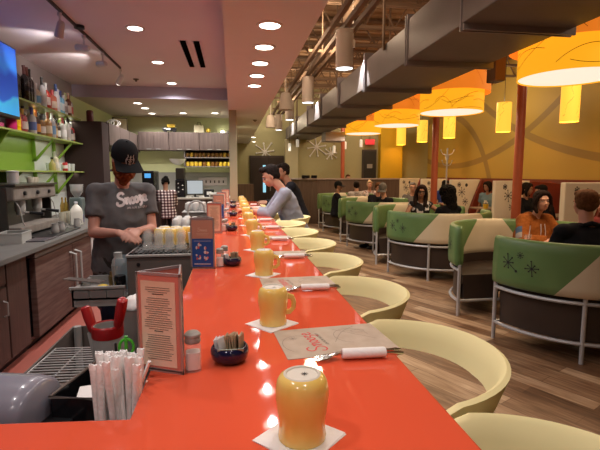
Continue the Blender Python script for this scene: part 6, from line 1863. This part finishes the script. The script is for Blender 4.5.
# furthest booth
q = U(337,181,'y',11.3)
human('person', 'man in black cap and tee at the aisle end of the furthest booth', (q.x, 11.35, 0), R(-105), SK_TAN, shirt=mat('black_top',(.012,.012,.016),.8), pants=mat('dark_trousers',(.02,.018,.02),.8),
      seat=S0, lean=R(3), head=(R(-15),R(0),0), hairstyle='short', cap=(capblk, None, 0), vox=.011, wr=(.05,.40,.90), wl=(-.18,.34,.86), girth=1.1)
wcheck = noisecol('pale_check', [(.45,(.35,.31,.31)),(.55,(.50,.46,.46))], nscale=30, rough=.8)
q = U(357.5,180,'y',11.75)
human('person', 'dark haired person in a pale hooded top, back turned, furthest booth', (q.x, 11.75, 0), R(0), SK_FAIR, hair=mat('hair_dark',(.015,.010,.008),.6), shirt=wcheck, pants=black,
      seat=S0, lean=R(8), head=(R(0),R(-6),0), sleeve='hood', hairstyle='short', vox=.012, wr=(.12,.40,.80), wl=(-.12,.40,.80), girth=1.15)
q = U(370,182,'y',12.75)
human('person', 'fair haired woman in a pale patterned top facing us in the furthest booth', (q.x, 12.80, 0), R(180-10), SK_PINK, hair=mat('hair_blond',(.40,.28,.18),.6), shirt=noisecol('pale_pattern', [(.45,(.50,.42,.42)),(.55,(.20,.12,.13))], nscale=22, rough=.8), pants=black,
      seat=S0, lean=R(4), head=(R(0),R(-4),0), fem=True, hairstyle='bun', vox=.012, wr=(.12,.40,.80), wl=(-.12,.40,.80))
q = U(348,175,'y',14.7)
human('person', 'person whose head shows above the half wall left of the furthest pole', (q.x, 14.7, 0), R(180), SK_FAIR, hair=auburn, shirt=mat('dark_red_top',(.16,.03,.03),.8), pants=black, seat=.62, head=(0,R(-4),0), hairstyle='short', vox=.013)
# wall booths
q = U(527,183,'y',7.9)
human('person', 'dark haired person in black behind the woman in the rust orange fleece', (q.x+.05, 8.05, 0), R(200), SK_TAN, hair=mat('hair_dark',(.015,.010,.008),.6), shirt=mat('black_top',(.012,.012,.016),.8), pants=black,
      seat=.47, lean=R(4), head=(R(20),R(-6),0), hairstyle='bob', vox=.012, sleeve='long', wr=(.12,.36,.84), wl=(-.12,.36,.84))
q = U(548,190,'y',7.5)
human('person', 'person in black sitting beside the nearest ivory divider', (q.x-.1, 7.25, 0), R(60), SK_TAN, hair=mat('hair_black',(.010,.008,.007),.6), shirt=mat('black_top',(.012,.012,.016),.8), pants=black,
      seat=.47, lean=R(14), head=(R(0),R(-10),0), hairstyle='short', vox=.013, sleeve='long')
q = U(490.5,187,'y',10.3)
human('person', 'child in a pale blue top in the wall booth by the cup of flowers', (q.x, 10.3, 0), R(120), SK_TAN, hair=mat('hair_dark',(.015,.010,.008),.6), shirt=mat('pale_blue',(.16,.26,.32),.8), pants=black,
      seat=.47, lean=R(10), head=(R(-20),R(-8),0), hairstyle='bob', vox=.012)
q = U(443,184,'y',11.9)
human('person', 'person in blue behind the second terracotta pole', (q.x+.05, 11.9, 0), R(170), SK_BRN, hair=mat('hair_black',(.010,.008,.007),.6), shirt=mat('strong_blue',(.02,.05,.25),.8), pants=black,
      seat=.47, lean=R(6), head=(R(30),R(-6),0), hairstyle='bob', vox=.013)

# hair_spec: hair and cloth do not shine like plastic
for mm_ in bpy.data.materials:
    if any(k in mm_.name for k in ('hair','beard','tee','shirt','top','fleece','jacket','cap_','trousers','jeans','plaid','floral','check','apron')) and mm_.use_nodes and not mm_.name.startswith(('cap_cream','cap_0','table_top','wall_table')):
        b = mm_.node_tree.nodes.get('Principled BSDF')
        if b: b.inputs['Specular IOR Level'].default_value = .12; b.inputs['Roughness'].default_value = .85
sc = bpy.context.scene
sc.view_settings.view_transform = 'Standard'; sc.view_settings.look = 'None'
sc.view_settings.exposure = 0.0; sc.view_settings.gamma = 1.0
sc.view_settings.use_curve_mapping = False
w = bpy.data.worlds.new('world'); sc.world = w; w.use_nodes = True
w.node_tree.nodes['Background'].inputs[0].default_value = (1,.85,.7,1)
w.node_tree.nodes['Background'].inputs[1].default_value = .15
sc.cycles.max_bounces = 8; sc.cycles.diffuse_bounces = 4; sc.cycles.glossy_bounces = 4; sc.cycles.transmission_bounces = 6
sc.cycles.sample_clamp_indirect = 4; sc.cycles.caustics_reflective = False; sc.cycles.caustics_refractive = False
sc.cycles.use_denoising = True
